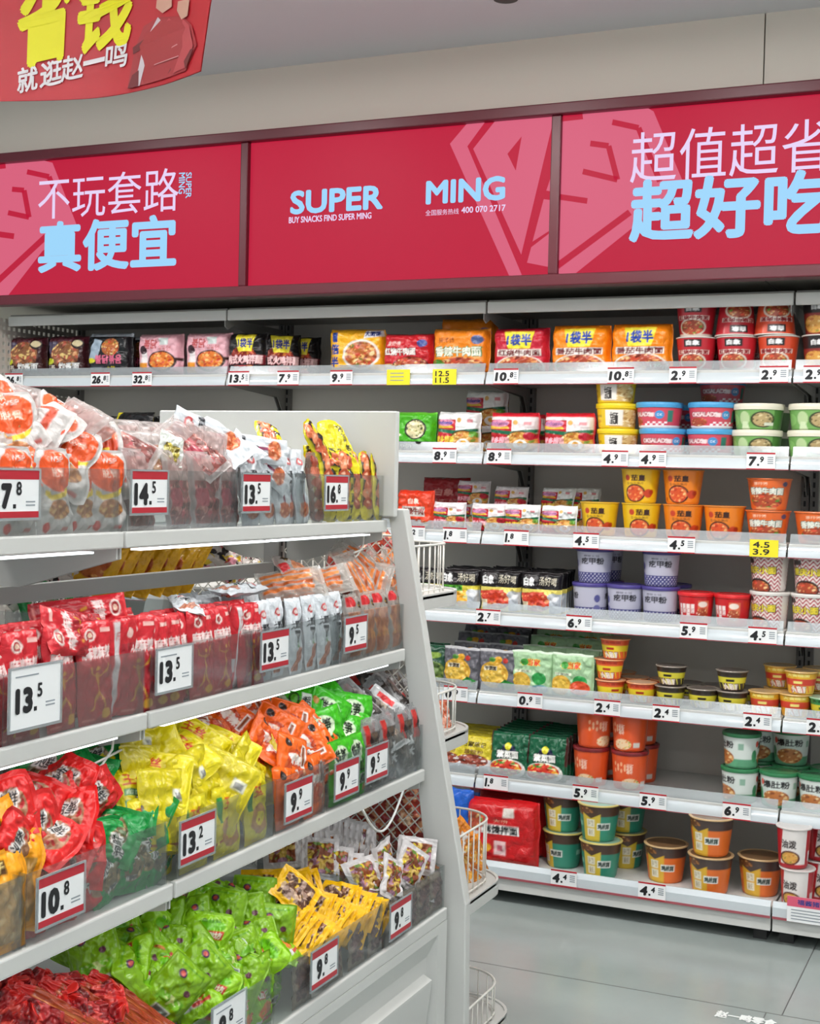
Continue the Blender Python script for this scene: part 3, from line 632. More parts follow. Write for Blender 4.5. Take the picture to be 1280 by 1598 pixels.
def tub(key, label, rt, rb, h, art, lid, bg, **k): cup(key, 'noodle_cup', label, 'noodle cup', rt, rb, h, art, lid, bg, **k)
SILV = ('#d9d4cc', .004, .002, '#c2bdb4')
tub('bxred', 'red noodle cup with black label on top shelf', .0625, .05, .106, a_bx('红烧牛肉面', 0, '白象'), SILV, '#b8222e')
tub('bxorange', 'orange-red noodle cup with black label on top shelf', .0625, .05, .106, a_bx('香辣牛肉面', 0, '白象'), SILV, '#d24a2a')
tub('bxblack', 'noodle cup with black label at right picture edge', .0625, .05, .106, lambda c: c.rect(0, .62, 1, 1, '#1c1718').txt('白象', .45, .8, .2, .14, '#f0f0f0', .04).food(.4, .3, .25, .25, NOOD, 50).txt('酸菜', .75, .45, .3, .14, '#f0e0b0', .03), SILV, '#8a2a24')
# second shelf
def a_grn(c):
    c.rect(0, 0, 1, .24, '#15180f').ell(.62, .55, .24, .27, '#1c2410').food(.62, .55, .2, .23, ['#e8dfb0', '#c9c07a', '#8a8f4a', '#f0ecd0', '#4a5a2a'], 60).txt('Yappy', .32, .12, .44, .15, '#e6e8c0', .02).rect(0, .94, 1, 1, '#6fc83a').ell(.2, .4, .1, .05, '#e0f0c0')
multi('green', 'bright green noodle multipack with black bottom beside white end panel', .165, .13, .075, a_grn, '#48ae1c')
def a_indo(top, txt):
    def f(c):
        c.rect(0, 0, .5, .8, '#c0202c').poly([(0, .5), (.5, .42), (1, .5), (1, .58), (.5, .52), (0, .58)], '#1f6a4a').poly([(0, .58), (.46, .58), (.42, .64), (0, .66)], '#e0b83a').ell(.25, .72, .2, .09, '#d88aa8').txt('Indomie', .25, .72, .34, .09, '#2f3f9a', .04).ell(.68, .25, .34, .27, '#6a3418').food(.68, .26, .31, .24, NOOD, 90).ell(.68, .2, .15, .12, '#f4f0e8').ell(.68, .22, .07, .06, '#e8a83a').food(.9, .42, .1, .08, ['#5f9a2e', '#d84a2a'], 12).txt(txt, .24, .3, .42, .15, '#f0d040' if top == '#eef0ee' else '#f4b0bc', .04).ell(.58, .78, .05, .06, '#e0b060').rect(.76, .72, .88, .8, '#d88a90')
        c.rect(0, .88, 1, 1, top).rect(.97, 0, 1, 1, top).rect(0, 0, .02, .85, top)
        if top != '#eef0ee': c.rect(.5, .6, .94, .86, '#f0e4e4').ell(.58, .74, .05, .06, '#e0b060').rect(.76, .68, .9, .76, '#d88a90').ell(.86, .4, .12, .1, '#b82030')
    return f
multi('indow', 'white-topped noodle multipack with fried egg picture', .152, .132, .08, a_indo('#eef0ee', '营多捞面'), '#eef0ee')
multi('indor', 'red-topped noodle multipack with fried egg picture', .168, .13, .085, a_indo('#d02030', '营多捞面'), '#eee8e6')
multi('indosw', 'small white noodle pack with fried egg picture', .122, .092, .03, a_indo('#eef0ee', '营多捞面'), '#eef0ee')
multi('indosr', 'small pink-lettered noodle pack with fried egg picture', .12, .092, .03, a_indo('#e8e4e6', '营多捞面'), '#f0e8e8')
def a_ytub(c):
    c.rect(.42, .08, .95, .92, '#c9a060').food(.75, .5, .3, .42, ['#d8b87a', '#e8d6a0', '#b88a48', '#f0e4c0'], 80).rect(.36, .15, .66, .9, '#f0ece4').txt('方便面', .51, .5, .13, .6, '#2a2420', .03).txt('原味', .2, .6, .16, .14, '#2a2420', .02).ell(.2, .35, .06, .08, '#d8a020')
tub('ytub', 'yellow instant noodle tub with yellow lid', .065, .058, .08, a_ytub, ('#f0cf18', .016, .003, '#f2d83a'), '#ecc91e')
def a_btub(c):
    c.rect(0, 0, 1, .14, '#f0e4e4')
    for i in range(14):
        for j in range(2): c.rect(i/14, j*.07+(0 if i % 2 else .07)-.0, (i+1)/14, j*.07+.0+(0 if i % 2 else .07), '#d04a5c') if (i+j) % 2 == 0 else None
    for i in range(8):
        for j in range(3): 
            if (i+j) % 2: c.rect(.5+i*.045, .05+j*.09, .545+i*.045, .14+j*.09, '#f4e8ea')
    c.txt('OKSALADS', .4, .66, .4, .2, '#f4d8d8', .05, out='#7a2430').food(.3, .3, .16, .2, MEAT, 30).ell(.74, .64, .07, .2, '#3f8fc9').txt('OK', .74, .64, .08, .12, '#ffffff', .04).rect(.86, .3, .95, .85, '#2f7a6a').txt('粿', .62, .64, .08, .2, '#f4e0e0', .05)
tub('btub', 'pinkish red noodle tub with light blue lid', .0725, .064, .082, a_btub, ('#4a9fd2', .017, .003, '#7fc0e4'), '#cf4a5c')
def a_gtub(c):
    c.rect(.78, 0, 1, 1, '#4a7a3a').ell(.62, .5, .17, .4, '#2f3a20').food(.62, .5, .14, .34, ['#b8a070', '#8a7a4a', '#d8c89a', '#6a5a34'], 40).ell(.36, .55, .08, .35, '#b8d09a').ell(.14, .5, .12, .3, '#8cc070').rect(.64, .2, .78, .35, '#d8dcc8').poly([(.3, 0), (.44, 0), (.4, .4), (.33, .4)], '#cfe0b8')
tub('gtub', 'green noodle tub with cream lid', .075, .067, .08, a_gtub, ('#e9e4cf', .019, .003, '#efeadb'), '#74a85a')
# third shelf
def a_ro(c):
    c.rect(0, .9, 1, 1, '#d83418').txt('白象', .5, .72, .3, .14, '#f4e0d0', .04).rect(.18, .32, .82, .58, '#c9c4bc').txt('红烧牛肉', .5, .46, .58, .18, '#8a2018', .05).food(.55, .1, .42, .16, MEAT, 50)
multi('redorange', 'red-orange noodle pack beside white gondola end', .138, .128, .05, a_ro, '#e0401c')
multi('darkred', 'dark red noodle multipack standing at back of third shelf', .18, .115, .06, lambda c: c.txt('白象', .5, .55, .4, .2, '#d89088', .03).txt('麻辣牛肉面', .55, .3, .5, .08, '#c08078', .0), '#9c1c24')
def a_qh(bg, dk):
    def f(c): c.ell(.36, .76, .05, .09, '#c03a1e').txt('茄皇', .56, .76, .24, .18, '#3a1a10', .06).txt('番茄鸡蛋面', .5, .6, .32, .08, '#4a2010', .03).ell(.5, .3, .2, .27, '#3a1a14').food(.5, .3, .17, .23, ['#d8552a', '#e88a4a', '#c03a20', '#f0c080'], 60).ell(.76, .3, .09, .13, '#c8401e').ell(.82, .34, .05, .08, '#a83018').rect(.2, .1, .26, .2, dk)
    return f
tub('qhy', 'yellow noodle cup with round tomato noodle picture', .062, .05, .108, a_qh('y', '#c9a010'), ('#e6b830', .004, .002, '#e0c060'), '#e8bb1c')
tub('qho', 'orange noodle cup with round tomato noodle picture', .064, .051, .108, a_qh('o', '#c05a10'), ('#e08a3a', .004, .002, '#d89858'), '#e8821e')
def a_xl(c): c.txt('康师傅', .42, .86, .22, .1, '#f0d8c0', .02).txt('香辣牛肉面', .5, .62, .58, .22, '#eef0e4', .05, out='#3a5a4a').food(.5, .3, .3, .24, MEAT+['#4f8a2e'], 60).ell(.82, .85, .05, .08, '#4a4a6a').rect(.3, .03, .7, .1, '#d89a6a')
tub('xl', 'flared orange noodle bowl with spicy beef lettering', .067, .052, .098, a_xl, ('#d8703a', .005, .0025, '#d8b8a0'), '#e0682a')
# fourth shelf
def a_soup(mid, food, lab):
    def f(c):
        c.rect(0, 0, 1, .6, mid).food(.4, .3, .38, .24, food, 80).rect(.72, .05, 1, .5, '#b9c0c8').ell(.82, .42, .13, .1, '#d8dce0').rect(.05, .1, .2, .3, '#e8d8b8').rect(0, .97, 1, 1, '#2a2628').txt('白象', .22, .78, .26, .2, '#f0f0ee', .05).txt('汤好喝', .68, .79, .42, .2, '#e8e0c8', .0)
        if lab: c.rect(.05, .46, .6, .6, '#5ab02a').txt('辣牛肉汤', .32, .53, .5, .11, '#1f5a14', .05)
        else: c.poly([(0, .5), (.6, .54), (.6, .48), (0, .42)], '#c8402a')
    return f
multi('soupg', 'black and yellow soup noodle pack with green label', .14, .135, .04, a_soup('#dcd04a', ['#e8a82a', '#f0d060', '#d88a1a', '#f0e8a0'], True), '#1a1618')
multi('soupr', 'black and yellow soup noodle pack with red noodles', .14, .137, .04, a_soup('#e6d66a', ['#c8381e', '#e0603a', '#a82a18', '#f0a070'], False), '#1a1618')
def a_pur(c):
    c.rect(0, 0, 1, .34, '#3f3f78')
    for i in range(26):
        for j in range(5):
            if (i+j) % 2: c.rect(i/26+.008, j*.065+.012, (i+1)/26-.008, (j+1)*.065-.012, '#d8d8e4')
    c.txt('麻辣米线', .52, .86, .3, .07, '#2a2a3a', .02).txt('疙甲粉', .54, .7, .44, .2, '#1c1a26', .05).ell(.14, .62, .06, .12, '#4a4a86').ell(.14, .3, .07, .12, '#6a6aa0')
tub('purple', 'white and purple noodle cup with purple lid', .058, .051, .112, a_pur, ('#4a3f86', .012, .003, '#5a4f96'), '#b6b5c6')
def a_rc(c): 
    for i in range(4): c.rect(.16+i*.09, .3+(i % 2)*.1, .23+i*.09, .72, '#f0e0dc').txt('红', .195+i*.09, .5, .05, .18, '#a81c20', .04)
    c.rect(.56, .15, .78, .85, '#d86a48').food(.66, .4, .12, .2, MEAT+['#f0e0d0'], 30).ell(.66, .72, .09, .1, '#f0e0d4')
tub('redcup', 'red noodle cup with white vertical lettering', .056, .047, .1, a_rc, ('#d8262a', .012, .003, '#e03a3a'), '#c41c22')
def a_zig(c):
    for j in range(-3, 16):
        for i in range(16):
            y0 = j*.12; x0 = .0+i/16; d = .06 if i % 2 else -.06
            c.poly([(x0, y0-d), (x0+1/16, y0+d), (x0+1/16, y0+d+.055), (x0, y0-d+.055)], '#a8283a')
    c.rect(.82, 0, 1, 1, '#ded6d0').txt('重庆小面', .4, .62, .6, .2, '#ecd83a', .06, out='#3a2018').ell(.36, .12, .26, .26, '#2a1a14').food(.36, .1, .23, .22, MEAT, 40).rect(.08, .8, .28, .95, '#3a2c2a')
tub('zigzag', 'white noodle cup with red zigzags and yellow lettering', .059, .05, .115, a_zig, ('#dedad4', .011, .003, '#e6e2dc'), '#e9e2dc')
# fifth shelf
def a_gp(c): c.ell(.42, .4, .36, .32, '#d8a83a').food(.42, .36, .3, .24, ['#e0b84a', '#c8922a', '#eed27a'], 30).rect(.18, .5, .5, .6, '#e8e0c8').txt('干脆面', .34, .55, .28, .09, '#3a2c1c', .04).ell(.52, .76, .1, .08, '#d8a020').ell(.38, .76, .08, .06, '#4f8a34').ell(.7, .74, .06, .06, '#c0342a').poly([(.5, .12), (.7, .3), (.95, .2), (.8, .05)], '#2f8a3a').rect(0, .94, 1, 1, '#b8b8ba')
multi('greypack', 'grey crispy noodle snack pack with yellow picture', .135, .137, .035, a_gp, '#605f66')
def a_lg(c): c.ell(.25, .28, .24, .22, '#d8a83a').food(.25, .25, .2, .17, ['#e0b84a', '#c8922a'], 16).txt('小当家', .48, .74, .46, .14, '#d83a2a', .05, out='#e8d84a').ell(.34, .74, .09, .08, '#3f9a3a').rect(.1, .5, .5, .56, '#e0e8cc').txt('干脆面', .3, .53, .3, .06, '#3a4a2c', .03).ell(.7, .38, .17, .14, '#2f9a4a').ell(.72, .14, .2, .1, '#5f9aa4').rect(0, .95, 1, 1, '#d4e6d0')
multi('lgreen', 'light green crispy noodle snack pack', .14, .142, .035, a_lg, '#a4c89c')
def a_lg2(c): a_lg(c); c.food(.7, .24, .24, .16, ['#d8502a', '#c03a1e', '#e8805a'], 20)
multi('lgreenr', 'light green crispy noodle snack pack with red picture', .14, .142, .035, a_lg2, '#a4c89c')
multi('dkgreen', 'dark green crispy noodle snack pack', .135, .137, .035, lambda c: c.food(.5, .35, .3, .25, ['#5f7a3a', '#8a9a4a', '#3f5a2a'], 30).ell(.5, .75, .2, .08, '#8aa84a'), '#1f4a34')
def a_sb(top, mid, low, tx):
    def f(c):
        c.rect(0, 0, 1, .4, low).rect(0, .42, 1, .72, mid).rect(0, .78, 1, 1, top).txt('大食桶面', .5, .88, .5, .12, tx, .04).txt('小碗面', .5, .24, .36, .3, '#f0e4d8', .05, out='#7a3a20').rect(.4, .5, .6, .62, tx)
        for i in range(7): c.poly([(i/7, .4), (i/7+.05, .1), (i/7+.07, .1), (i/7+.03, .4)], mid)
    return f
tub('smallo', 'small orange noodle bowl with yellow band', .0465, .036, .066, a_sb('#d8502a', '#ecd02a', '#e4622e', '#b0301a'), ('#e09a6a', .004, .003, '#d8b090'), '#e0682e')
tub('smalld', 'small dark noodle bowl with yellow band', .0475, .036, .063, a_sb('#3a2c24', '#dccf3a', '#3c342c', '#2a2018'), ('#8a7f74', .004, .003, '#6a5f58'), '#3a322c')
tub('smally', 'small yellow noodle bowl with red band', .048, .037, .07, a_sb('#e0a82a', '#d0402e', '#e8b83a', '#f0e080'), ('#d8b06a', .004, .003, '#c8a878'), '#e0b030')
tub('smallg', 'small green noodle bowl at right picture edge', .048, .037, .066, a_sb('#3a8a4a', '#e0d03a', '#2f7a3c', '#1f4a24'), ('#9ac09a', .004, .003, '#a0b8a0'), '#3a8a4a')
# sixth shelf
def a_yw(c): c.rect(0, 0, 1, .36, '#d4d4d6').food(.5, .3, .4, .16, ['#8a3a2a', '#5a2a20', '#b86a4a', '#d8d0c8'], 50).txt('白家陈记', .5, .72, .6, .14, '#4a3a10', .04).txt('酸辣粉', .5, .52, .5, .12, '#7a5a10', .03)
multi('yelwhite', 'yellow and white noodle pack on sixth shelf', .14, .125, .035, a_yw, '#d2c02a')
def a_zc(c): c.rect(0, .35, .06, 1, '#4a2c2a').rect(.94, .35, 1, 1, '#4a2c2a').ell(.46, .66, .1, .1, '#e8e02a').poly([(.26, .52), (.7, .52), (.62, .7), (.34, .7)], '#1a2040').ell(.46, .68, .08, .09, '#ece43a').txt('紫菜面', .46, .5, .52, .16, '#f4f4ee', .06, out='#1a1a20').ell(.45, .18, .46, .22, '#e8e4dc').food(.42, .2, .4, .18, ['#d83a24', '#e8c83a', '#f0e4a0', '#c02a1c', '#4f9a3a', '#e89a2a'], 70)
multi('zicai', 'dark green noodle pack with white lettering', .138, .145, .03, a_zc, '#0f5a3a')
def a_rl(c):
    for k in range(9): c.ell(.18+(k % 5)*.07, .55+(k//5)*.14+(k % 2)*.05, .02, .06, '#f0b890')
    c.food(.5, .2, .18, .15, ['#f0d0a8', '#d8c060', '#7a9a3a', '#e88a4a'], 30).txt('螺蛳', .48, .62, .12, .3, '#f4d8c4', .0).rect(.72, .12, .86, .26, '#d8d0c8')
tub('redlid', 'tall orange-red noodle cup with dark red lid', .058, .05, .124, a_rl, ('#7a1c22', .012, .0025, '#8a2428'), '#dc5424')
def a_gw(c): c.rect(0, 0, 1, .3, '#5a9a74').txt('爆肚粉', .5, .74, .5, .22, '#1a1a1c', .06).ell(.22, .78, .04, .1, '#d84a3a').food(.5, .32, .26, .24, ['#b8703a', '#d8a060', '#8a4a24', '#e8c890'], 40).ell(.16, .4, .06, .2, '#3f8a5a').rect(.84, .6, .94, .8, '#8ab09a')
tub('greenlid', 'white and green noodle cup with green lid', .057, .05, .108, a_gw, ('#2f7a4c', .012, .003, '#3f8a5a'), '#d4dcd6')
# base
def a_bag(c): c.rect(.26, .5, .78, .64, '#f0ece8').txt('解馋拌面', .52, .57, .46, .12, '#1a1a1c', .06).rect(.55, .76, .7, .9, '#e8ded4').rect(.44, .18, .6, .4, '#e8c4c4').rect(.48, .24, .56, .34, '#c05a6a').ell(.34, .28, .06, .06, '#e8a82a').food(.14, .68, .16, .16, MEAT+['#6a9a3a'], 40).rect(.1, .42, .24, .52, '#d8d0d0').txt('大份', .52, .7, .2, .05, '#f0c0a0').ell(.5, .08, .4, .05, '#d8382e')
multi('bigred', 'large glossy red noodle bag with white lettering', .25, .21, .1, a_bag, '#c61a1e')
multi('blue', 'tall blue noodle bag leaning at left of base deck', .13, .23, .05, lambda c: c.rect(0, .72, .5, .8, '#a84a5a').rect(.1, .3, .5, .62, '#c4c8cc').txt('拌粉', .3, .46, .3, .18, '#3a3a44', .04).food(.3, .12, .28, .14, FOOD, 30), '#1a5cc0')
def a_bowl(top, band, tc):
    def f(c):
        c.rect(0, .72, 1, 1, top).food(.3, .86, .2, .14, ['#6a4024', '#a87038', '#4a2a18', '#c89a5a'], 30).rect(.3, 0, .62, .8, band).poly([(.3, .8), (.46, .66), (.62, .8)], top).rect(.38, .42, .52, .64, '#e8e4d0').rect(.38, .16, .52, .38, '#e8e4d0').txt('拌面', .45, .53, .1, .16, '#8a7420', .03).txt('重庆', .45, .27, .1, .16, '#8a7420', .03).rect(.56, .34, .8, .54, '#e8ece6').txt('鸡丝面', .68, .44, .2, .14, '#3a4a44', .04).rect(.08, .4, .26, .54, tc)
    return f
GOLD = ('#cdbb6a', .005, .003, '#8fb8a4')
tub('teal', 'teal noodle bowl with yellow band and gold rim', .0665, .051, .118, a_bowl('#4a3428', '#d8bc3a', '#8fc4b0'), GOLD, '#2f8a72')
tub('orangebowl', 'orange noodle bowl with brown top and yellow band', .0675, .053, .118, a_bowl('#4a3c38', '#dcae34', '#f0a060'), ('#c8a87a', .005, .003, '#7a5a3a'), '#e2702a')
def a_rw(c): c.rect(.0, 0, .36, 1, '#b8202c').rect(.36, 0, 1, .12, '#b8202c').poly([(.36, 1), (.5, 1), (.4, 0), (.36, 0)], '#b8202c').txt('油泼', .62, .62, .3, .2, '#2a1c1a', .05).ell(.64, .28, .22, .18, '#5a241c').food(.64, .28, .18, .14, NOOD, 30).rect(.08, .2, .22, .45, '#d8d0d0')
tub('redwhite', 'white and red noodle cup at right end of base deck', .05, .042, .122, a_rw, ('#d8d0cc', .005, .003, '#c8c4c0'), '#e8e2de')

# ------------------------------------------------------------------ goods on the wall shelves: places
MID = [545, 675, 805, 935, 1060, 1190, 1320]
def wall(key, px, k, lv='', stack=0, back=0.0, rz=0, lift=0.0, flip=False, tip=0, label=None, lie=False):
    d = DES[key]; z = SZ[k] if k < 6 else .11; y0 = WY+.022 if k < 6 else 4.275
    Y = y0+d['t']/2+back; zz = z+stack*d['h']+lift+.0012*stack
    p = atY(px, MID[k]-stack*40, Y)
    o = spawn(key); o.location = (p.x, Y, zz+.0008); o.rotation_euler = (math.radians(tip), 0, math.radians(rz)) 
    if flip: o.rotation_euler = (math.pi, 0, math.radians(rz)); o.location.z += d['h']
    register(o, key, lv, label, pos=Vector((p.x, Y, zz+d['h']/2)))
    return o
BK = 'in the back row'
for px in (47, 111): wall('brown', px, 0, 'in front')
for px in (55, 125): wall('brown', px, 0, BK, back=.12)
wall('blacksilver', 176, 0, 'in front'); wall('blacksilver', 222, 0, BK, back=.13, rz=6)
wall('pink', 254, 0); wall('pink', 329, 0); 
wall('blackyellow', 390, 0); wall('blackyellow', 437, 0, back=.06, rz=28); wall('blackyellow', 470, 0, back=.16, rz=14)
wall('yellow15', 560, 0, rz=3); wall('redk', 640, 0, rz=4); wall('orangek', 722, 0, 'in front'); wall('orangek', 733, 0, 'taller one behind', back=.112, rz=2).scale.z = 1.3
wall('redk', 690, 0, back=.1, label='red noodle multipack behind the front orange multipack')
wall('red15', 816, 0); wall('orange15', 909, 0); wall('orange15', 1003, 0)
wall('bxred', 1087, 0, 'upper left', 1); wall('bxred', 1087, 0, 'lower left'); wall('bxred', 1149, 0, 'upside down on middle cup', 1, flip=True, rz=20); wall('bxred', 1150, 0, 'lower middle'); wall('bxorange', 1210, 0, 'upside down on top', 1, flip=True, rz=15); wall('bxorange', 1215, 0, 'standing below')
wall('bxblack', 1285, 0, 'upper', 1); wall('bxblack', 1285, 0, 'lower')
for px in (1100, 1165): wall('bxred', px, 0, BK, back=.14)
wall('green', 648, 1, rz=-4); wall('indow', 718, 1, 'in front'); wall('indow', 760, 1, 'high at the back', back=.2, lift=.085); wall('indow', 758, 1, 'low at the back', back=.21)
wall('indor', 805, 1, 'in front'); wall('indor', 890, 1, 'in front'); wall('indor', 815, 1, BK, back=.11, rz=4); wall('indor', 893, 1, BK, back=.11, rz=-3)
for s_, lv in enumerate(('bottom of stack', 'middle of stack', 'top of stack')): wall('ytub', 965-s_*1.5, 1, lv, s_, rz=(0, 6, -10)[s_])
wall('btub', 1035, 1, 'lower left', rz=10); wall('btub', 1030, 1, 'upper left', 1, rz=-28); wall('btub', 1110, 1, 'lower right', rz=-25); wall('btub', 1112, 1, 'upper right', 1, rz=8)
wall('btub', 1128, 1, 'topmost behind', 2, back=.17, rz=6); wall('btub', 1128, 1, 'second behind', 1, back=.17); wall('btub', 1128, 1, 'bottom behind', 0, back=.17); wall('btub', 1055, 1, 'upper left behind', 1, back=.17, rz=9); wall('btub', 1055, 1, 'lower left behind', 0, back=.17)
wall('gtub', 1182, 1, 'lower left'); wall('gtub', 1185, 1, 'upper left', 1); wall('gtub', 1270, 1, 'lower right', rz=5); wall('gtub', 1272, 1, 'upper right', 1, rz=5)
wall('gtub', 1195, 1, 'lower behind', 0, back=.17); wall('gtub', 1197, 1, 'upper behind', 1, back=.17)
wall('redorange', 650, 2, rz=-6); wall('darkred', 697, 2, back=.22, lift=.06)
wall('indosr', 702, 2, 'in front', rz=-3); wall('indosr', 764, 2, 'in front', rz=5); wall('indosw', 816, 2, 'in front'); wall('indosw', 874, 2, 'in front', rz=-3)
wall('indosr', 737, 2, BK, back=.17, lift=.075, tip=-10); wall('indosr', 795, 2, BK, back=.15, lift=.06, tip=-14); wall('indosw', 868, 2, BK, back=.14, lift=.06, rz=-8, tip=-16); wall('indosw', 908, 2, BK, back=.18, lift=.06, rz=8, tip=-10)
for q, px in enumerate((737, 795, 868, 908)): wall('indosw' if q > 1 else 'indosr', px, 2, 'under the back row', back=.17+.01*(q % 2), rz=0)
wall('qhy', 936, 2, 'lower left'); wall('qhy', 1001, 2, 'lower right', rz=10); wall('qhy', 1000, 2, 'on top', 1, rz=-4)
wall('qho', 1067, 2, 'lower left', rz=6); wall('qho', 1066, 2, 'on top', 1, rz=-2); wall('qho', 1131, 2, 'lower right', rz=-5)
wall('xl', 1199, 2, 'lower left'); wall('xl', 1201, 2, 'on top', 1); wall('xl', 1276, 2, 'right of bay seam', rz=12)
wall('soupg', 718, 3, 'in front', rz=3); wall('soupg', 668, 3, 'behind basket guard', rz=0); wall('soupr', 782, 3, 'in front', rz=3); wall('soupr', 846, 3, 'in front', rz=-2)
for j in range(1, 5):
    wall('soupr', 850+j*4, 3, ('second', 'third', 'fourth', 'fifth')[j-1]+' row back', back=j*.058, rz=-2); wall('soupr', 786+j*4, 3, ('second', 'third', 'fourth', 'fifth')[j-1]+' row back', back=j*.058)
    if j < 4: wall('soupg', 722+j*4, 3, ('second', 'third', 'fourth')[j-1]+' row back', back=j*.058, rz=2)
wall('purple', 922, 3, 'lower left', rz=-75); wall('purple', 928, 3, 'upper left', 1, rz=2); wall('purple', 976, 3, 'lower middle', rz=8); wall('purple', 1031, 3, 'lower right', rz=-12); wall('purple', 1032, 3, 'upper right', 1, rz=4)
wall('purple', 945, 3, 'upper left behind', 1, back=.13, rz=40); wall('purple', 945, 3, 'lower left behind', 0, back=.13); wall('purple', 1050, 3, 'lower right behind', 0, back=.13)
wall('redcup', 1087, 3, rz=8); wall('redcup', 1144, 3, rz=-12)
wall('zigzag', 1202, 3, 'lower left', rz=-8); wall('zigzag', 1201, 3, 'upper left', 1, rz=-5); wall('zigzag', 1267, 3, 'lower right', rz=-6); wall('zigzag', 1269, 3, 'upper right', 1, rz=10)
wall('dkgreen', 676, 4, rz=18, label='dark green crispy noodle pack behind wire basket guard'); wall('dkgreen', 672, 4, rz=8, back=.06, label='dark green crispy noodle pack second from shelf edge behind basket')
wall('greypack', 721, 4, 'in front', rz=-4); wall('greypack', 778, 4, 'in front', rz=3); wall('lgreen', 831, 4, 'in front'); wall('lgreenr', 894, 4)
RW = ('second', 'third', 'fourth', 'fifth')
for j in range(1, 5):
    h_ = (0, .012, .04, .06, .075)[j]
    for key, px in (('greypack', 724+j*6), ('greypack', 780+j*4), ('lgreen', 834+j*8), ('lgreen', 894+j*6)):
        wall(key, px, 4, RW[j-1]+' row back', back=j*.066, lift=h_, tip=-12-3*j, rz=random.uniform(-6, 6))
for s_, lv in enumerate(('bottom of stack', 'middle of stack', 'top of stack')): wall('smallo', (953, 952, 961)[s_], 4, lv, s_, rz=(40, 4, -6)[s_])
wall('smallo', 1002, 4, 'beside the stack', rz=8)
wall('smallo', 990, 4, BK, back=.1); wall('smallo', 1038, 4, BK, back=.11); wall('smallo', 970, 4, 'far behind the stack', back=.2)
wall('smalld', 1047, 4, 'lower left', rz=5); wall('smalld', 1049, 4, 'upper left', 1, rz=-3); wall('smalld', 1098, 4, 'lower middle', rz=9); wall('smalld', 1144, 4, 'lower right', rz=-9); wall('smalld', 1144, 4, 'upper right', 1, rz=4)
for px in (1075, 1120, 1165): wall('smalld', px, 4, BK, back=.1)
wall('smally', 1195, 4, 'lower left'); wall('smally', 1242, 4, 'lower right', rz=9); wall('smally', 1252, 4, 'upper right', 1, rz=-4); wall('smally', 1218, 4, 'upper left behind', 1, back=.1); wall('smally', 1218, 4, 'lower left behind', 0, back=.1); wall('smally', 1280, 4, 'upper right behind', 1, back=.1); wall('smally', 1280, 4, 'lower right behind', 0, back=.1)
wall('smallg', 1290, 4)
for j in range(5): wall('yelwhite', 738+j*7, 5, ('front of row',)[0] if j == 0 else RW[j-1]+' in its row', back=j*.05, tip=-18, lift=.0, rz=-2); 
for j in range(5): wall('yelwhite', 695+j*7, 5, 'left row, front' if j == 0 else 'left row, '+RW[j-1], back=j*.05, tip=-18, rz=-2)
for j in range(7):
    for q, px in enumerate((795, 853)): wall('zicai', px+j*5.5, 5, 'frontmost' if j == 0 else ('second', 'third', 'fourth', 'fifth', 'sixth', 'seventh')[j-1]+' row back', back=j*.043, tip=-8, rz=2)
wall('redlid', 923, 5, 'front lower left', rz=-4); wall('redlid', 927, 5, 'front upper left', 1, rz=60); wall('redlid', 983, 5, 'front lower right', rz=20); wall('redlid', 983, 5, 'front upper right', 1, rz=-10)
for px, nm in ((940, 'left'), (1000, 'right')): wall('redlid', px, 5, f'back lower {nm}', 0, back=.135); wall('redlid', px, 5, f'back upper {nm}', 1, back=.135)
wall('greenlid', 1156, 5, 'front lower left', rz=-50); wall('greenlid', 1158, 5, 'front upper left', 1, rz=-60); wall('greenlid', 1217, 5, 'front lower middle'); wall('greenlid', 1278, 5, 'front lower right', rz=-15)
wall('greenlid', 1235, 5, 'back upper middle', 1, back=.13, rz=6); wall('greenlid', 1235, 5, 'back lower middle', 0, back=.13); wall('greenlid', 1180, 5, 'back lower left', 0, back=.15); wall('greenlid', 1188, 5, 'back upper left', 1, back=.15); wall('greenlid', 1295, 5, 'back lower right', 0, back=.13)
wall('bigred', 785, 6, 'in front', rz=2); wall('bigred', 800, 6, 'behind', back=.14, rz=-3)
wall('blue', 712, 6, 'in front', back=.02, rz=-12); wall('blue', 760, 6, 'behind', back=.28, rz=4)
wall('teal', 880, 6, 'lower left', rz=-40, back=.06); wall('teal', 878, 6, 'upper left', 1, rz=-8, back=.06); wall('teal', 938, 6, 'lower middle', rz=-4); wall('teal', 935, 6, 'upper middle', 1, rz=0)
wall('teal', 976, 6, 'lower right behind', 0, back=.16, rz=30); wall('teal', 978, 6, 'upper right behind', 1, back=.16, rz=6)
wall('orangebowl', 1040, 6, 'leftmost, standing alone', back=.06, rz=-12); wall('orangebowl', 1110, 6, 'lower one of the pair', rz=-18); wall('orangebowl', 1111, 6, 'upper one of the pair', 1, rz=-18); wall('orangebowl', 1188, 6, 'right, standing alone', back=.06, rz=-10)
wall('redwhite', 1246, 6, 'front lower', rz=-40, back=-.02); wall('redwhite', 1240, 6, 'front upper', 1, rz=-30, back=-.02); wall('redwhite', 1283, 6, 'back lower', 0, back=.11); wall('redwhite', 1283, 6, 'back upper', 1, back=.11)
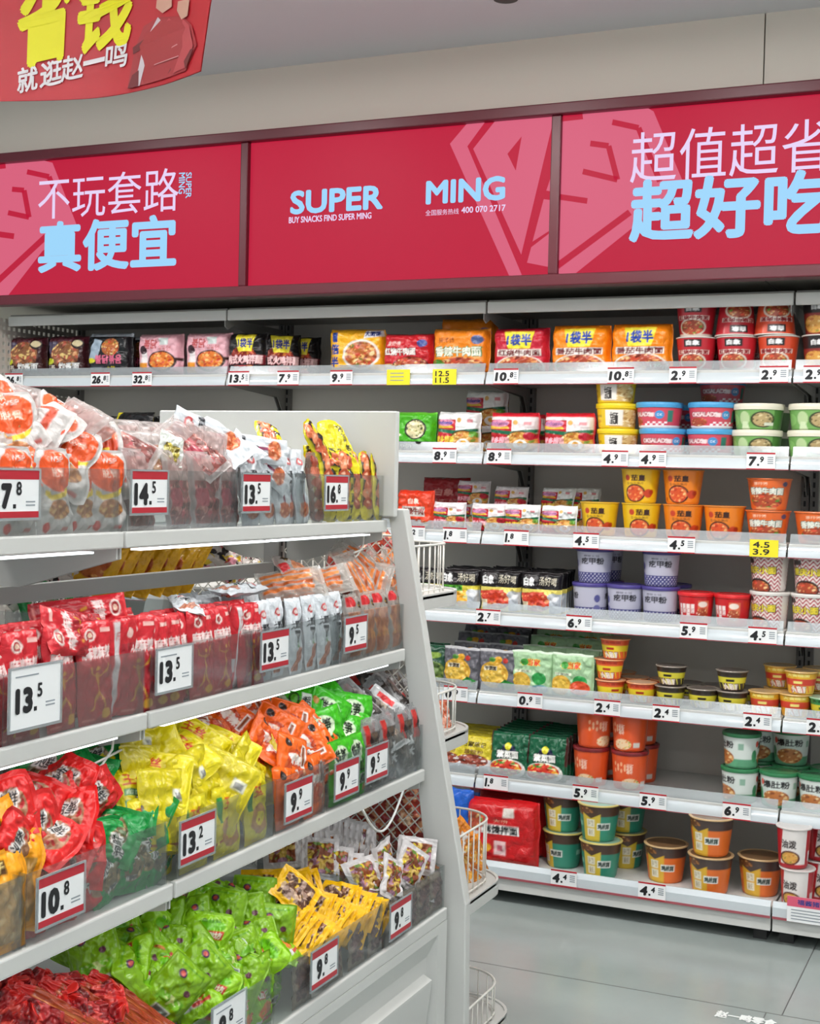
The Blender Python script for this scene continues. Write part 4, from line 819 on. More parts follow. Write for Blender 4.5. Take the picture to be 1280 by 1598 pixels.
# on the second shelf, seen above the gondola goods
pouch('blackbag', 'snack_bag', 'black snack bag lying on second wall shelf above gondola', 'snack bag', .2, .13, .05, lambda c: c.rect(.3, .2, .6, .6, '#3a2024').txt('香辣', .7, .5, .2, .2, '#d8d0c8', .03).food(.75, .3, .15, .2, ['#a8383a', '#d8988a', '#5a2024'], 20).rect(0, 0, .12, 1, '#c8b820'), 60, puff=.5, wr=.006, bg='#131214', base=True, crinkle=.04)
for px, rz in ((165, 8), (205, -12), (238, 5)):
    wall('blackbag', px, 1, rz=rz, tip=-30 if px != 205 else -12)
pouch('yellowbag', 'snack_bag', 'yellow snack bag on second wall shelf behind white end panel', 'snack bag', .17, .11, .04, lambda c: c.txt('香脆', .5, .5, .4, .3, '#7a3010', .04), 40, bg='#d8b81e', base=True)
for px in (415, 560, 592): wall('yellowbag', px, 1, tip=-22)
# ------------------------------------------------------------------ the slanted two-sided gondola
XM = -1.62; GE = 2.865; GS = 1.866; GN = .868
LEV = {'A': (1.277, -1.334), 'B': (.990, -1.282), 'C': (.724, -1.227), 'D': (.422, -1.165)}
LNAME = {'A': 'top', 'B': 'second', 'C': 'third', 'D': 'lowest'}
gf = empty('gondola_rack', (XM, GE, 0)); tag(gf, 'slanted white steel gondola frame with end legs, spine rails and base cabinet', 'gondola')
def gpart(b, name): return b.obj(name, gf)
for sx in (1, -1):          # end legs, front and far side
    pts = [(-1.298, 1.303), (-1.338, 1.303), (-1.212, .43), (-1.175, 0), (-1.118, 0), (-1.125, .43)]
    b = MB().prism([((x-XM)*sx, z) for x, z in pts], 1, .006, .036, STEEL); o = bev(gpart(b, 'leg'), .003)
for y in (-.012, GS-GE-.012, GN-GE):
    b = MB().box((-.02, y-.014, 0), (.02, y+.014, 1.29), GREY)
    for k in range(36): b.box((.0203, y-.004, .12+k*.032), (.0206, y+.004, .138+k*.032), DARK)
    gpart(b, 'post')
for z in (1.155, .86, .60):
    for y0, y1 in ((GN, GS), (GS, GE)): gpart(MB().box((-.011, y0-GE+.018, z-.015), (.011, y1-GE-.03, z+.015), STEEL), 'spine_rail')
for y0, y1 in ((GN, GS), (GS, GE)):   # base cabinet with pressed recess
    a, c = y0-GE+.002, y1-GE-.002; X = -1.165-XM
    b = MB().box((X-.03, a, .375), (X, c, .395), STEEL).box((X-.03, a, .02), (X, c, .06), STEEL).box((X-.03, a, .06), (X, a+.05, .375), STEEL).box((X-.03, c-.05, .06), (X, c, .375), STEEL)
    b.add([(X, a+.05, .06), (X, c-.05, .06), (X, c-.05, .375), (X, a+.05, .375), (X-.022, a+.06, .10), (X-.022, c-.06, .10), (X-.022, c-.06, .325), (X-.022, a+.06, .325)], [(0, 1, 5, 4), (1, 2, 6, 5), (2, 3, 7, 6), (3, 0, 4, 7)], STEEL)
    b.add([(X-.022, a+.06, .10), (X-.022, c-.06, .10), (X-.022, c-.06, .325), (X-.022, a+.06, .325)], [(0, 1, 2, 3)], STEEL)
    b.prism([(X-.023, .292), (X-.002, .282), (X-.002, .276), (X-.023, .10)], 1, a+.075, c-.075, STEEL)
    gpart(b, 'base_cabinet')
gpart(MB().box((-.45, .0, .0), (.45, .005, .41), STEEL), 'end_plate')
# raised end board over the top shelf
o = bev(MB().box((-1.945, 2.85, 1.285), (-1.312, 2.868, 1.522), STEEL).obj('end_board'), .003); tag(o, 'plain pale grey end board standing above the gondola top shelf', 'panel')
for k, (z, X) in LEV.items():
    for y0, y1, nm in ((GN, GS, 'near'), (GS, GE, 'far')):
        for sx in (1, -1):
            s = empty('gondola_shelf', (XM, (y0+y1)/2, z)); hw = X-XM; L = (y1-y0)/2-.003
            fr_ = lambda a, b_: (min(a*sx, b_*sx), max(a*sx, b_*sx))
            if sx > 0: tag(s, f'{LNAME[k]} white gondola shelf, {nm} bay, facing the camera', 'shelf', 'gondola shelves')
            else: tag(s, f'{LNAME[k]} white gondola shelf, {nm} bay, turned away at the back', 'shelf', 'gondola shelves')
            x0, x1 = fr_(.024, hw-.012); bev(MB().box((x0, -L, -.026), (x1, L, -.006), STEEL).obj('deck', s), .002)
            x0, x1 = fr_(hw-.012, hw); bev(MB().box((x0, -L, -.027), (x1, L, 0), STEEL).obj('front_lip', s), .003)
            if k != 'D':
                x0, x1 = fr_(hw-.034, hw-.014)
                for q0, q1 in ((-L+.06, -.01), (.01, L-.06)): MB().box((x0, q0, -.0335), (x1, q1, -.0305), LED).obj('led_strip', s)
                for q in (-L, L-.004):
                    MB().prism([(.03*sx, -.027), ((hw-.012)*sx, -.027), ((hw-.012)*sx, -.045), (.08*sx, -.10), (.03*sx, -.10)], 1, q, q+.004, STEEL).obj('bracket', s)
# wire hooks under the shelf seams
for k, y in (('B', GS-.03), ('A', GE-.03)):
    z, X = LEV[k]; b = MB(); b.tube([(0, 0, 0), (0, -.004, -.03), (0, -.03, -.05), (.0, -.045, -.055), (0, -.05, -.045), (0, .02, -.035)], .0022, WIRE, 6)
    o = b.obj('wire_hook', None, (X-.045, y, z-.028)); tag(o, f"bent white wire hook hanging under {'second' if k == 'B' else 'top'} gondola shelf", 'hook')
# white cable under the third shelf
z, X = LEV['C']; pts = [(X-.03, 2.60+.22*i/14, .69-.075*math.sin(math.pi*i/14)) for i in range(15)]
b = MB(); b.tube([(p[0]-X, p[1]-2.7, p[2]-.69) for p in pts], .0028, mat('cable_white', '#e8e8e4', .4), 6); tag(b.obj('power_cable', None, (X, 2.7, .69)), 'looped white power cable hanging under third gondola shelf', 'cable')
# wire mesh at the end of the gondola
for zl, zh, hw_, nm in ((.43, .69, .42, 'lowest'), (.735, .955, .37, 'third'), (1.0, 1.24, .32, 'second')):
    b = MB(); W2, H = hw_, zh-zl; sp = .030
    loop = [(-W2, 0, 0), (W2, 0, 0), (W2, 0, H), (-W2, 0, H)]; b.tube(loop, .003, WIRE, 6, True)
    c_ = -W2-H
    while c_ < W2+H:
        for sg in (1, -1):
            # z = sg*(x-c)*1.0
            t0, t1 = (c_, c_+H) if sg > 0 else (c_+H, c_)
            xa, xb = t0, t1; za, zb_ = 0.0, H
            pa = [xa, za]; pb = [xb, zb_]
            lo, hi = (pa, pb) if pa[0] < pb[0] else (pb, pa)
            if hi[0] <= -W2 or lo[0] >= W2: continue
            def at_(x): return lo[1]+(hi[1]-lo[1])*(x-lo[0])/(hi[0]-lo[0])
            q0, q1 = max(lo[0], -W2), min(hi[0], W2)
            b.tube([(q0, .002*sg, at_(q0)), (q1, .002*sg, at_(q1))], .0016, WIRE, 5)
        c_ += sp
    tag(b.obj('wire_mesh_panel', None, (XM, GE+.046, zl)), f'white diamond wire mesh end panel behind {nm} gondola shelf goods', 'wire mesh')
# baskets hung on the end
def basket(z, hw, hg, dep, label):
    t = empty('end_basket', (XM, GE+.055, z)); tag(t, label, 'basket', 'end baskets of the gondola'); r = .11
    def outline(d, e=0):
        q = [(-hw-e, 0)]
        for i in range(9): a = math.pi+i*math.pi/16; q.append((-hw-e+r+r*math.cos(a), d+e-r-r*math.sin(a)))
        for i in range(9): a = math.pi/2-i*math.pi/16; q.append((hw+e-r+r*math.cos(a), d+e-r+r*math.sin(a)))
        q.append((hw+e, 0)); return q
    ol = outline(dep); b = MB().prism(ol, 2, 0, .006, STEEL)
    n = len(ol); il = outline(dep-.004, -.004)
    for zz0, zz1 in ((-.026, .010),):
        vs = [(x, y, zz0) for x, y in ol]+[(x, y, zz1) for x, y in ol]+[(x, y, zz1) for x, y in il]+[(x, y, zz0) for x, y in il]
        fs = []
        for i in range(n-1):
            for a_, c_ in ((0, 1), (1, 2), (2, 3)): fs.append((a_*n+i, a_*n+i+1, c_*n+i+1, c_*n+i))
        b.add(vs, fs, STEEL)
    b.obj('tray', t)
    gl = outline(dep-.02, -.02); b = MB(); b.tube([(x, y, hg) for x, y in gl], .003, WIRE, 6); b.tube([(x, y, .016) for x, y in gl], .0022, WIRE, 6)
    # uprights at even spacing
    acc = 0; last = gl[0]
    for (xa, ya), (xb, yb) in zip(gl, gl[1:]):
        L = math.hypot(xb-xa, yb-ya); s_ = -acc
        while True:
            s_ += .034
            if s_ > L: break
            x, y = xa+(xb-xa)*s_/L, ya+(yb-ya)*s_/L; b.tube([(x, y, .008), (x, y, hg)], .0018, WIRE, 5); 
        acc = L-(s_-.034)
    b.obj('wire_guard', t); return t
basket(1.088, .315, .125, .385, 'topmost white end basket with wire guard at gondola end')
basket(.752, .365, .112, .36, 'second white end basket from top at gondola end')
basket(.365, .425, .165, .44, 'third white end basket holding golden packs at gondola end')
basket(.027, .45, .09, .46, 'empty bottom white end basket standing near floor')

# clear acrylic bins: pixel limits along each shelf front
BINS = {'A': [(-75, 188), (198, 371), (374, 476), (479, 600)], 'B': [(-90, 0), (4, 227), (235, 395), (398, 530), (533, 630)],
        'C': [(-90, 36), (40, 262), (276, 428), (431, 508), (511, 563), (566, 660)], 'D': [(-60, 205), (212, 424), (428, 598), (602, 694)]}
PYF = {'A': 790, 'B': 1080, 'C': 1330, 'D': 1500}
BH = {'A': .105, 'B': .105, 'C': .105, 'D': .10}
BY_ = {}
def yfront(px, k):
    z, X = LEV[k]; lo = atX(px, PYF[k], X-.006)
    for _ in range(6):       # follow the shelf edge
        py = proj(Vector((X-.006, lo.y, z+.05)))[1]; lo = atX(px, py, X-.006)
    return lo.y
GOODS = {'A': ['orange and white bottle-shaped pouches', 'brown clear-wrapped packs', 'small white sticks', 'yellow and black packs'],
         'B': ['red packs at left edge', 'tall red sticks', 'red sticks with golden figures', 'large white sticks', 'clear orange packs'],
         'C': ['golden pouches', 'red and green pouches', 'yellow pouches', 'orange pouches', 'bright green pouches', 'dark clear packs'],
         'D': ['red sausage sticks', 'lime green pouches', 'yellow square packs', 'white square packs']}
for k, L in BINS.items():
    z, X = LEV[k]; h = BH[k]
    for i, (pa, pb) in enumerate(L):
        ya, yb = yfront(pa, k), yfront(pb, k); yc = (ya+yb)/2; BY_[(k, i)] = (ya, yb)
        t = empty('acrylic_bin', (X-.006, yc, z-.005)); tag(t, f'clear acrylic bin of {GOODS[k][i]} on {LNAME[k]} gondola shelf', 'bin', 'clear bins on the gondola'); w2 = (yb-ya)/2-.002
        MB().box((-.002, -w2, .002), (.0005, w2, h), ACR).obj('front_panel', t)
        D_ = X-XM-.04
        pr = [(-.0025, .002), (-.0025, h)]+[(-.0025-.06*math.sin(a*math.pi/12), h+.045*(1-math.cos(a*math.pi/12))) for a in range(1, 7)]+[(-D_, h+.045), (-D_, .002)]
        for y in (-w2, w2-.0025): MB().prism(pr, 1, y, y+.0025, ACR).obj('side_panel', t)
# price cards clipped on the bins
def gtag(px, py, k, main, sup, where, white=False, hw=.05, hh=.034):
    z, X = LEV[k]; p = atX(px, py, X+.003); b = MB(); w_, h_ = hw, hh; Xt = .0016
    b.box((-.0005, -w_, -h_), (.001, w_, h_), WHITE)
    if not white: b.box((.001, -w_, h_-.013), (.0014, w_, h_), RED).box((.001, -w_, -h_), (.0014, w_, -h_+.009), RED)
    else: b.box((.001, -w_*.8, h_-.012), (.0014, w_*.1, h_-.010), TGREY)
    n = len(main); wd = min(.046, .036*text_tris(main)[2]*1.0)
    b.text(main, (Xt, -.044+wd/2+(.012 if n == 1 else 0), -.003), (0, 1, 0), (0, 0, 1), wd, .037, BLACK, .075)
    x = -.041+wd+(.012 if n == 1 else 0); b.box((Xt-.0004, x, -.0205), (Xt, x+.006, -.0145), BLACK)
    b.text(sup, (Xt, x+.012, .008), (0, 1, 0), (0, 0, 1), .020*text_tris(sup)[2]*.95, .020, BLACK, .035)
    for q in range(2): b.box((.001, .022, -.012-q*.005), (.0014, .042, -.010-q*.005), TGREY)
    o = b.obj('bin_price_tag', None, tuple(p)); o['category'] = 'price tag'; o['group'] = 'price cards on the gondola bins'; o['label'] = f'price card reading {main}.{sup} on clear bin of {where}'
    hb = MB()
    for q0, q1, r0, r1 in ((-w_-.004, w_+.004, -h_-.004, -h_), (-w_-.004, w_+.004, h_, h_+.003), (-w_-.004, -w_, -h_, h_), (w_, w_+.004, -h_, h_)): hb.box((-.0005, q0, r0), (.0022, q1, r1), LIPM)
    hb.obj('clear_holder', o)
for a in [(24, 771, 'A', '7', '8', 'orange and white bottle-shaped pouches'), (233, 768, 'A', '14', '5', 'brown clear-wrapped packs'), (400, 769, 'A', '13', '5', 'small white sticks, top shelf'), (525, 769, 'A', '16', '8', 'yellow and black packs'),
          (55, 1086, 'B', '13', '5', 'tall red sticks', True, .054, .042), (272, 1043, 'B', '13', '5', 'red sticks with golden figures', True), (429, 1013, 'B', '13', '5', 'large white sticks'), (555, 988, 'B', '9', '5', 'clear orange packs'),
          (95, 1397, 'C', '10', '8', 'red and green pouches'), (308, 1307, 'C', '13', '2', 'yellow pouches'), (466, 1246, 'C', '9', '9', 'orange pouches'), (541, 1214, 'C', '9', '9', 'bright green pouches'), (588, 1189, 'C', '9', '5', 'dark clear packs'),
          (357, 1592, 'D', '9', '8', 'lime green pouches', True), (506, 1504, 'D', '9', '8', 'yellow square packs'), (625, 1430, 'D', '9', '8', 'white square packs')]: gtag(*a)

# ------------------------------------------------------------------ gondola goods: designs
def bottle(X, Z, u, v): return X*(1-.24*np.exp(-((v+.02)/.28)**2)-.12*np.clip(v-.75, 0, 1)/.25), Z
def kite(X, Z, u, v): return X*(1.0-.34*np.clip(v+.2, 0, 1.2)/1.2)+.06*np.sin(v*3), Z+.05*np.sin(u*2.4)
def tabbed(X, Z, u, v): return X*(1-.16*np.clip((v-.55)/.45, 0, 1)**2), Z*(1-.10*u**2)
def wavy(X, Z, u, v): return X*(1-.08*np.cos(v*7)), Z
def twist(X, Z, u, v): return X*(1-.75*np.clip((np.abs(v)-.72)/.28, 0, 1)*np.where(np.abs(v) > .9, .6, 1)), Z
CLR = '#b8b2ac'
def pk(key, label, w, h, t, art, bg, **k):
    k.setdefault('res', 76); nm = 'snack_stick' if key in ('wstick', 'wlarge', 'redstick', 'redfig', 'sausage') else 'snack_packet' if key in ('ysq', 'wsq', 'brownface', 'sachet', 'redwrap', 'farred', 'farmix', 'faryel', 'farblue', 'golden', 'pinkb') else 'snack_pouch'; pouch(key, nm, label, nm.replace('_', ' '), w, h, t, art, bg=bg, **k)
def a_ob(c):
    c.ell(.5, .80, .40, .17, '#e0521a').rect(.1, .62, .9, .84, '#e0521a').ell(.5, .62, .40, .13, '#e0521a').txt('WSP', .52, .86, .34, .06, '#f0e4dc', .03).txt('脱骨', .5, .71, .4, .1, '#f4dcc8', .0).poly([(.12, .52), (.3, .46), (.7, .5), (.9, .56), (.9, .5), (.7, .44), (.3, .40), (.12, .46)], '#e8c82a').food(.5, .3, .3, .11, ['#a8683a', '#c98a4a', '#8a5228', '#d8a868'], 26, .35).ell(.22, .1, .1, .06, '#c8302a').rect(.6, .06, .8, .1, '#c8706a')
pk('obottle', 'orange and white waisted snack pouch', .086, .135, .026, a_ob, '#cbc6c2', shape=bottle, border=.1, round_=.12)
pk('obottleb', 'back of an orange waisted snack pouch', .086, .135, .026, lambda c: c.ell(.5, .8, .4, .17, '#d85a2a').rect(.12, .2, .88, .74, '#c8482a').rect(.2, .3, .8, .5, '#e8e0dc').rect(.3, .55, .7, .66, '#e8c83a'), '#d2ccc8', shape=bottle, border=.1, round_=.12)
pk('brownclear', 'clear-wrapped reddish brown snack pack', .085, .14, .022, lambda c: c.mess(.1, .08, .9, .62, ['#8a4a44', '#a8625a', '#6a342e', '#c98a80', '#b04a50'], 60, .14, .92).rect(.1, .62, .9, .9, '#b89a94', .55).ell(.42, .4, .1, .07, '#b8848a', .95).rect(.12, .3, .5, .52, '#a83a4a', .95), '#c8bcb8', alpha=.45, m=CLEAR)
pk('beigeclear', 'clear-wrapped beige layered snack pack', .08, .13, .022, lambda c: c.mess(.08, .08, .92, .8, ['#a87a5a', '#c9a07a', '#8a5a3c', '#d8b898', '#b86a60'], 60, .16, .93), '#cfc4c0', alpha=.5, m=CLEAR)
pk('sachet', 'small silver and gold foil sachet', .05, .06, .008, lambda c: c.mess(.2, .1, .8, .6, ['#8a7a2a', '#c9b84a', '#6a5a1a', '#e0d890'], 40, .12), '#d0d4cc')
def a_stk(txt, food):
    def f(c):
        c.ell(.5, .82, .2, .055, '#c83a3a').ell(.5, .82, .13, .03, '#f0dcd8').txt(txt, .52, .65, .74, .1, '#22242a', .04).rect(.4, .42, .62, .58, '#3a3c40').txt('香', .51, .5, .16, .08, '#d8d8d8', .02)
        food(c)
    return f
pk('wstick', 'slim white snack stick with red logo on top shelf', .054, .155, .018, a_stk('小面筋', lambda c: c.rect(.45, .3, .58, .42, '#7a2a4a').food(.5, .2, .36, .1, ['#c8643a', '#e08a5a', '#a8482a', '#f0b088'], 26, .3)), '#d5dade', border=.03)
def sticksf(c):
    for i in range(6): c.poly([(.1+i*.06, .06), (.16+i*.06, .06), (.62+i*.05, .36-i*.01), (.58+i*.05, .37-i*.01)], ['#b86a4a', '#d08a68', '#a85a3a'][i % 3])
    c.rect(.5, .36, .6, .44, '#4a8a3a')
pk('wlarge', 'slim white snack stick with red logo on second shelf', .054, .150, .018, a_stk('大面筋', sticksf), '#d8dde1', border=.03)
pk('wflat', 'white and orange snack pack lying on the sticks', .085, .12, .016, lambda c: c.food(.55, .5, .34, .28, ['#c8582a', '#e08a4a', '#a83c1e', '#f0b888'], 40).txt('面筋', .3, .84, .4, .1, '#2a2a30', .04), '#d8dde1')
def a_yb(c):
    c.rect(.1, .05, .9, .95, '#1c1a16')
    c.poly([(0, .0), (.5, 0), (1, .5), (1, .75), (0, .1)], '#d8c81a')
    for i in range(6): c.ell(.36+.05*(i % 2), .9-i*.13, .26, .085, ['#c8643a', '#d8835a', '#b04a2a'][i % 3]).ell(.32+.05*(i % 2), .92-i*.13, .1, .02, '#f0b898')
    c.rect(.66, .1, .96, .62, '#e0d020').txt('烤', .81, .5, .2, .12, '#1c1a14', .05).txt('面', .81, .34, .2, .12, '#1c1a14', .05).txt('筋', .81, .19, .2, .12, '#1c1a14', .05).ell(.78, .82, .16, .08, '#e8d82a')
def a_ybb(c): c.rect(.1, .08, .6, .5, '#c4b41a').txt('烤', .78, .78, .22, .16, '#1c1a14', .05).txt('面', .78, .56, .22, .16, '#1c1a14', .05).txt('筋', .78, .34, .22, .16, '#1c1a14', .05)
pk('yblack', 'black and yellow snack pouch with sausage picture', .06, .16, .018, a_yb, '#d6c816', back=a_ybb, shape=tabbed, border=.06)
pk('yback', 'yellow snack pouch back with black vertical lettering', .09, .12, .016, a_ybb, '#d0c214', shape=tabbed, border=.06)
pk('cend', 'clear pouch of brown sausages at bin end', .05, .15, .02, lambda c: [c.ell(.5, .12+i*.15, .34, .085, ['#9a4a34', '#b8644a', '#8a3a28'][i % 3], .95) for i in range(6)], '#8a7a70', alpha=.45, m=CLEAR)
def a_red(c):
    c.rect(0, 0, 1, .62, '#a81c26').ell(.32, .86, .17, .06, '#e8d8d0').ell(.32, .86, .13, .043, '#a8242c').ell(.32, .86, .07, .024, '#e8c8b0').rect(.66, .88, .92, .92, '#e8b8b0').txt('麻辣麻辣', .5, .69, .76, .12, '#f0dcd8', .04)
    for pts in ([(.5, .34), (.48, .5)], [(.49, .46), (.3, .5), (.26, .56)], [(.49, .46), (.66, .5), (.76, .58)], [(.5, .34), (.4, .2), (.3, .14)], [(.5, .34), (.6, .22), (.7, .16)]):
        for (x0, y0), (x1, y1) in zip(pts, pts[1:]): c.poly([(x0-.03, y0), (x0+.03, y0), (x1+.03, y1), (x1-.03, y1)], '#c98a2a')
    c.ell(.48, .54, .05, .022, '#d89a34').ell(.72, .1, .14, .05, '#d09828').rect(.1, .04, .4, .06, '#d87a70').rect(0, .96, 1, 1, '#d8363c')
def a_redb(c): c.rect(.62, 0, .78, .96, '#d8cfcf').rect(.8, .2, .92, .36, '#c9c0c0').txt('麻辣', .66, .82, .12, .1, '#c83a40', .0).ell(.3, .84, .13, .05, '#e0b8b0').mess(.08, .1, .56, .74, ['#a82430', '#b43640', '#a02028'], 40, .1)
pk('redstick', 'tall red snack stick with white lettering', .076, .158, .022, a_red, '#c41f2a', back=a_redb, border=.03, res=92)
pk('redfig', 'red snack stick with golden figure', .076, .152, .022, a_red, '#c41f2a', back=a_redb, border=.03, res=92)
pk('oclear', 'clear pouch of orange sausages', .075, .14, .022, lambda c: [c.poly([(.16+i*.16, .06), (.28+i*.16, .06), (.28+i*.16, .8), (.16+i*.16, .82)], ['#c86a2a', '#e0843a', '#b8561e', '#d8742e'][i % 4], .93) for i in range(4)], '#c9c4bc', alpha=.4, m=CLEAR, border=.1)
pk('oclearr', 'clear pouch of orange snacks with red top label', .07, .14, .022, lambda c: c.mess(.12, .06, .88, .72, ['#b86a3a', '#d8904a', '#a0522a', '#c88050'], 50, .14, .9).rect(.1, .8, .5, .95, '#c8242a', .97).food(.75, .82, .12, .06, ['#3a2a1c', '#d8b04a'], 10), '#c4bcb4', alpha=.45, m=CLEAR, border=.08)
def die(border, food, ink='#1c1a1c'):
    def f(c): c.food(.5, .48, .29, .30, food, 50, .2).txt('泡鲜', .44, .62, .42, .24, '#e4e0da', .12).txt('泡鲜', .44, .62, .38, .2, ink, .04).mess(.34, .2, .6, .27, ['#d8d4cc', '#8a8078', '#5a5450'], 12, .06)
    return f
TOFU = ['#7a6a4a', '#a88a60', '#5a4a34', '#b89a70', '#8a6a48', '#6a7a5a']
pk('reddie', 'red-bordered pointed snack pouch', .092, .1, .028, die('#d8242a', ['#a87a58', '#b89070', '#a02c2a', '#8a5a40', '#b8282c'], '#1c1a1c'), '#d8201f', shape=kite, border=.16)
pk('greendie', 'dark green pointed snack pouch', .094, .105, .028, die('#148a40', TOFU), '#0f8a3c', shape=kite, border=.16)
def a_gold(c): c.rect(.16, .1, .84, .7, '#a8803a').food(.5, .38, .3, .28, ['#c89a5a', '#a87838', '#e0bc80'], 30).rect(.2, .76, .5, .9, '#5a3a14').txt('豆干', .35, .83, .24, .1, '#f0d88a', .03)
pk('gold', 'golden orange wavy-edged snack pouch', .095, .14, .024, a_gold, '#eea014', shape=wavy, border=.12)
def a_ws(c): c.txt('王丝', .3, .82, .4, .14, '#c8281e', .05).rect(.1, .62, .4, .7, '#2f8a3a').txt('酸菜', .25, .66, .24, .06, '#e8f0d0', .02).ell(.62, .3, .22, .2, '#b87a3a').ell(.62, .3, .1, .09, '#e0c83a').rect(.1, .4, .2, .56, '#4a9a4a').rect(.2, .08, .8, .12, '#b86a1e')
def a_wsb(c): c.rect(.62, .6, .86, .74, '#d8d8c4').rect(.66, .62, .82, .7, '#8a8a86').rect(.1, .1, .9, .13, '#a85a1e').mess(.12, .2, .5, .5, ['#d8c614', '#cbb812', '#e0d030'], 16, .1)
pk('yellow', 'yellow snack pouch with red lettering', .108, .138, .024, a_ws, '#dccb10', back=a_wsb, border=.06, round_=.14)
pk('yellowb', 'yellow snack pouch showing its plain back', .108, .138, .024, a_wsb, '#c9b90c', back=a_ws, border=.06, round_=.14)
pk('yellowring', 'yellow snack pouch with brown ring picture', .085, .12, .02, lambda c: c.ell(.5, .36, .34, .22, '#b8844a').ell(.5, .36, .16, .1, '#e0cc30').rect(.3, .62, .7, .92, '#d8c40a').txt('王丝', .5, .76, .36, .16, '#c8281e', .04).rect(.1, .5, .24, .86, '#2f8a3a'), '#d8ca1c', border=.06)
pk('orange', 'orange snack pouch with white-framed picture', .098, .118, .022, lambda c: c.food(.5, .48, .34, .28, ['#c84a1e', '#e8a070', '#a8381a', '#f0d0b0', '#d8642a'], 40, .2).ell(.24, .84, .09, .07, '#2a1a14').txt('香辣', .46, .6, .4, .16, '#f4ece4', .06).rect(.68, .5, .8, .86, '#f0e8e0').rect(.71, .53, .77, .83, '#8a4a2a'), '#ee640f', border=.07, round_=.12)
pk('bgreen', 'bright green snack pouch with black and white lettering', .098, .13, .022, lambda c: c.ell(.42, .72, .3, .17, '#d8ecc8').txt('鲜笋', .42, .73, .44, .2, '#1c2a14', .05).ell(.62, .48, .16, .09, '#2f4a1c').ell(.62, .48, .12, .06, '#5fae2a').rect(.44, .2, .8, .36, '#f0f0ea').txt('脆', .62, .28, .2, .13, '#1c1a1c', .06).ell(.7, .13, .12, .05, '#c8843a'), '#3cb414', border=.07, round_=.12)
pk('grey', 'dark clear pouch with white lettering on third shelf', .085, .15, .022, lambda c: c.mess(.08, .06, .92, .8, ['#4a4644', '#6a6460', '#38302c', '#8a8078', '#5a4a3c'], 50, .16, .93).txt('真', .6, .5, .28, .14, '#d8d8d8', .03).txt('大', .6, .33, .28, .14, '#d8d8d8', .03).rect(.1, .5, .3, .9, '#b82a24', .95), '#a8a8a8', alpha=.5, m=CLEAR, border=.08)
pk('greyw', 'clear pouch with white rim and red label on third shelf', .085, .1, .02, lambda c: c.mess(.14, .12, .86, .72, ['#6a625a', '#8a8074', '#4a443c', '#a89a88'], 40, .14, .93).rect(.2, .76, .7, .9, '#d8383a', .97), '#dcdcdc', alpha=.8, m=CLEAR, border=.1)
pk('sausage', 'red-ended sausage stick in clear film', .032, .21, .022, lambda c: c.rect(0, .86, 1, 1, '#c8201a').rect(0, 0, 1, .12, '#b81c18').rect(.42, .12, .5, .86, '#d8804a').mess(.0, .2, .3, .8, ['#a8401e', '#b84c24', '#8a3014'], 20, .12), '#9a3a1a', shape=twist, border=.03, p=2.2)
pk('redwrap', 'dark red crumpled snack wrapper', .07, .09, .03, lambda c: c.mess(0, .2, 1, .8, ['#8a1c1e', '#a8282a', '#6a1416', '#c8443a'], 40, .2).rect(0, .85, 1, 1, '#c8241e'), '#a01c1e', shape=twist, border=.05, wr=.008)
def a_lime(c): c.ell(.5, .78, .3, .1, '#6ab414').rect(.22, .56, .78, .7, '#c8342a').txt('金磨坊', .5, .63, .48, .1, '#f0e8d8', .04).food(.5, .36, .28, .14, ['#d8702a', '#e89a4a', '#a84a1e', '#8ac02a'], 26).rect(.2, .14, .6, .22, '#dcdcd8').rect(.4, .15, .8, .21, '#c8443a').txt('鱼豆腐', .5, .86, .4, .07, '#2a5a14', .03)
def a_limeb(c): c.rect(0, 0, 1, .1, '#5e9a0e').ell(.34, .8, .09, .06, '#4a2a4a').ell(.34, .8, .05, .035, '#b8443a').ell(.68, .6, .07, .05, '#5a2a3a').mess(.2, .3, .8, .46, ['#6aa814', '#7cbc1c', '#5a920e', '#b8c87a'], 20, .1).rect(.3, .12, .7, .24, '#b8bcb0').rect(.34, .14, .66, .22, '#6a766a').rect(.2, .9, .8, .92, '#5a920e')
pk('lime', 'lime green snack pouch with red label', .082, .102, .036, a_lime, '#8cc016', back=a_limeb, shape=bottle, border=.08, round_=.16)
pk('limeb', 'lime green snack pouch showing its back', .082, .104, .036, a_limeb, '#7aa810', back=a_lime, border=.07, round_=.1)
def a_sq(edge, cols):
    def f(c): c.mess(.16, .14, .84, .86, cols, 70, .14)
    return f
pk('ysq', 'yellow-bordered square snack pack', .078, .088, .012, a_sq('y', ['#5a3a2a', '#8a5a3a', '#a88a7a', '#4a2a1c', '#c8a888', '#d8b020']), '#f0b806', border=.16)
pk('wsq', 'white-bordered square snack pack', .08, .09, .012, a_sq('w', ['#8a4a2a', '#b8703a', '#6a3420', '#c8a850', '#a87a90', '#6a8a3a', '#d8c020']), '#d2cdcc', border=.16)
pk('brownface', 'brown packet face seen through clear bin front', .07, .085, .01, a_sq('b', ['#6a4a4a', '#7a5a58', '#5a3c3c', '#8a6a5a']), '#8a7a6a', border=.1)
pk('golden', 'golden brown wrapped snack in the third end basket', .08, .12, .04, lambda c: c.mess(.05, .05, .95, .7, ['#c87a1e', '#e0a03a', '#a85a1c', '#e8c070', '#d8d0c8'], 50, .16).rect(0, .84, 1, 1, '#e08a1e'), '#c8741a', wr=.006)
pk('pinkb', 'pinkish orange wrapped snack in the second end basket', .07, .1, .04, lambda c: c.mess(.05, .05, .95, .95, ['#d87a5a', '#e8a890', '#c85a40', '#f0d0c0'], 50, .16), '#d88a70', wr=.006)
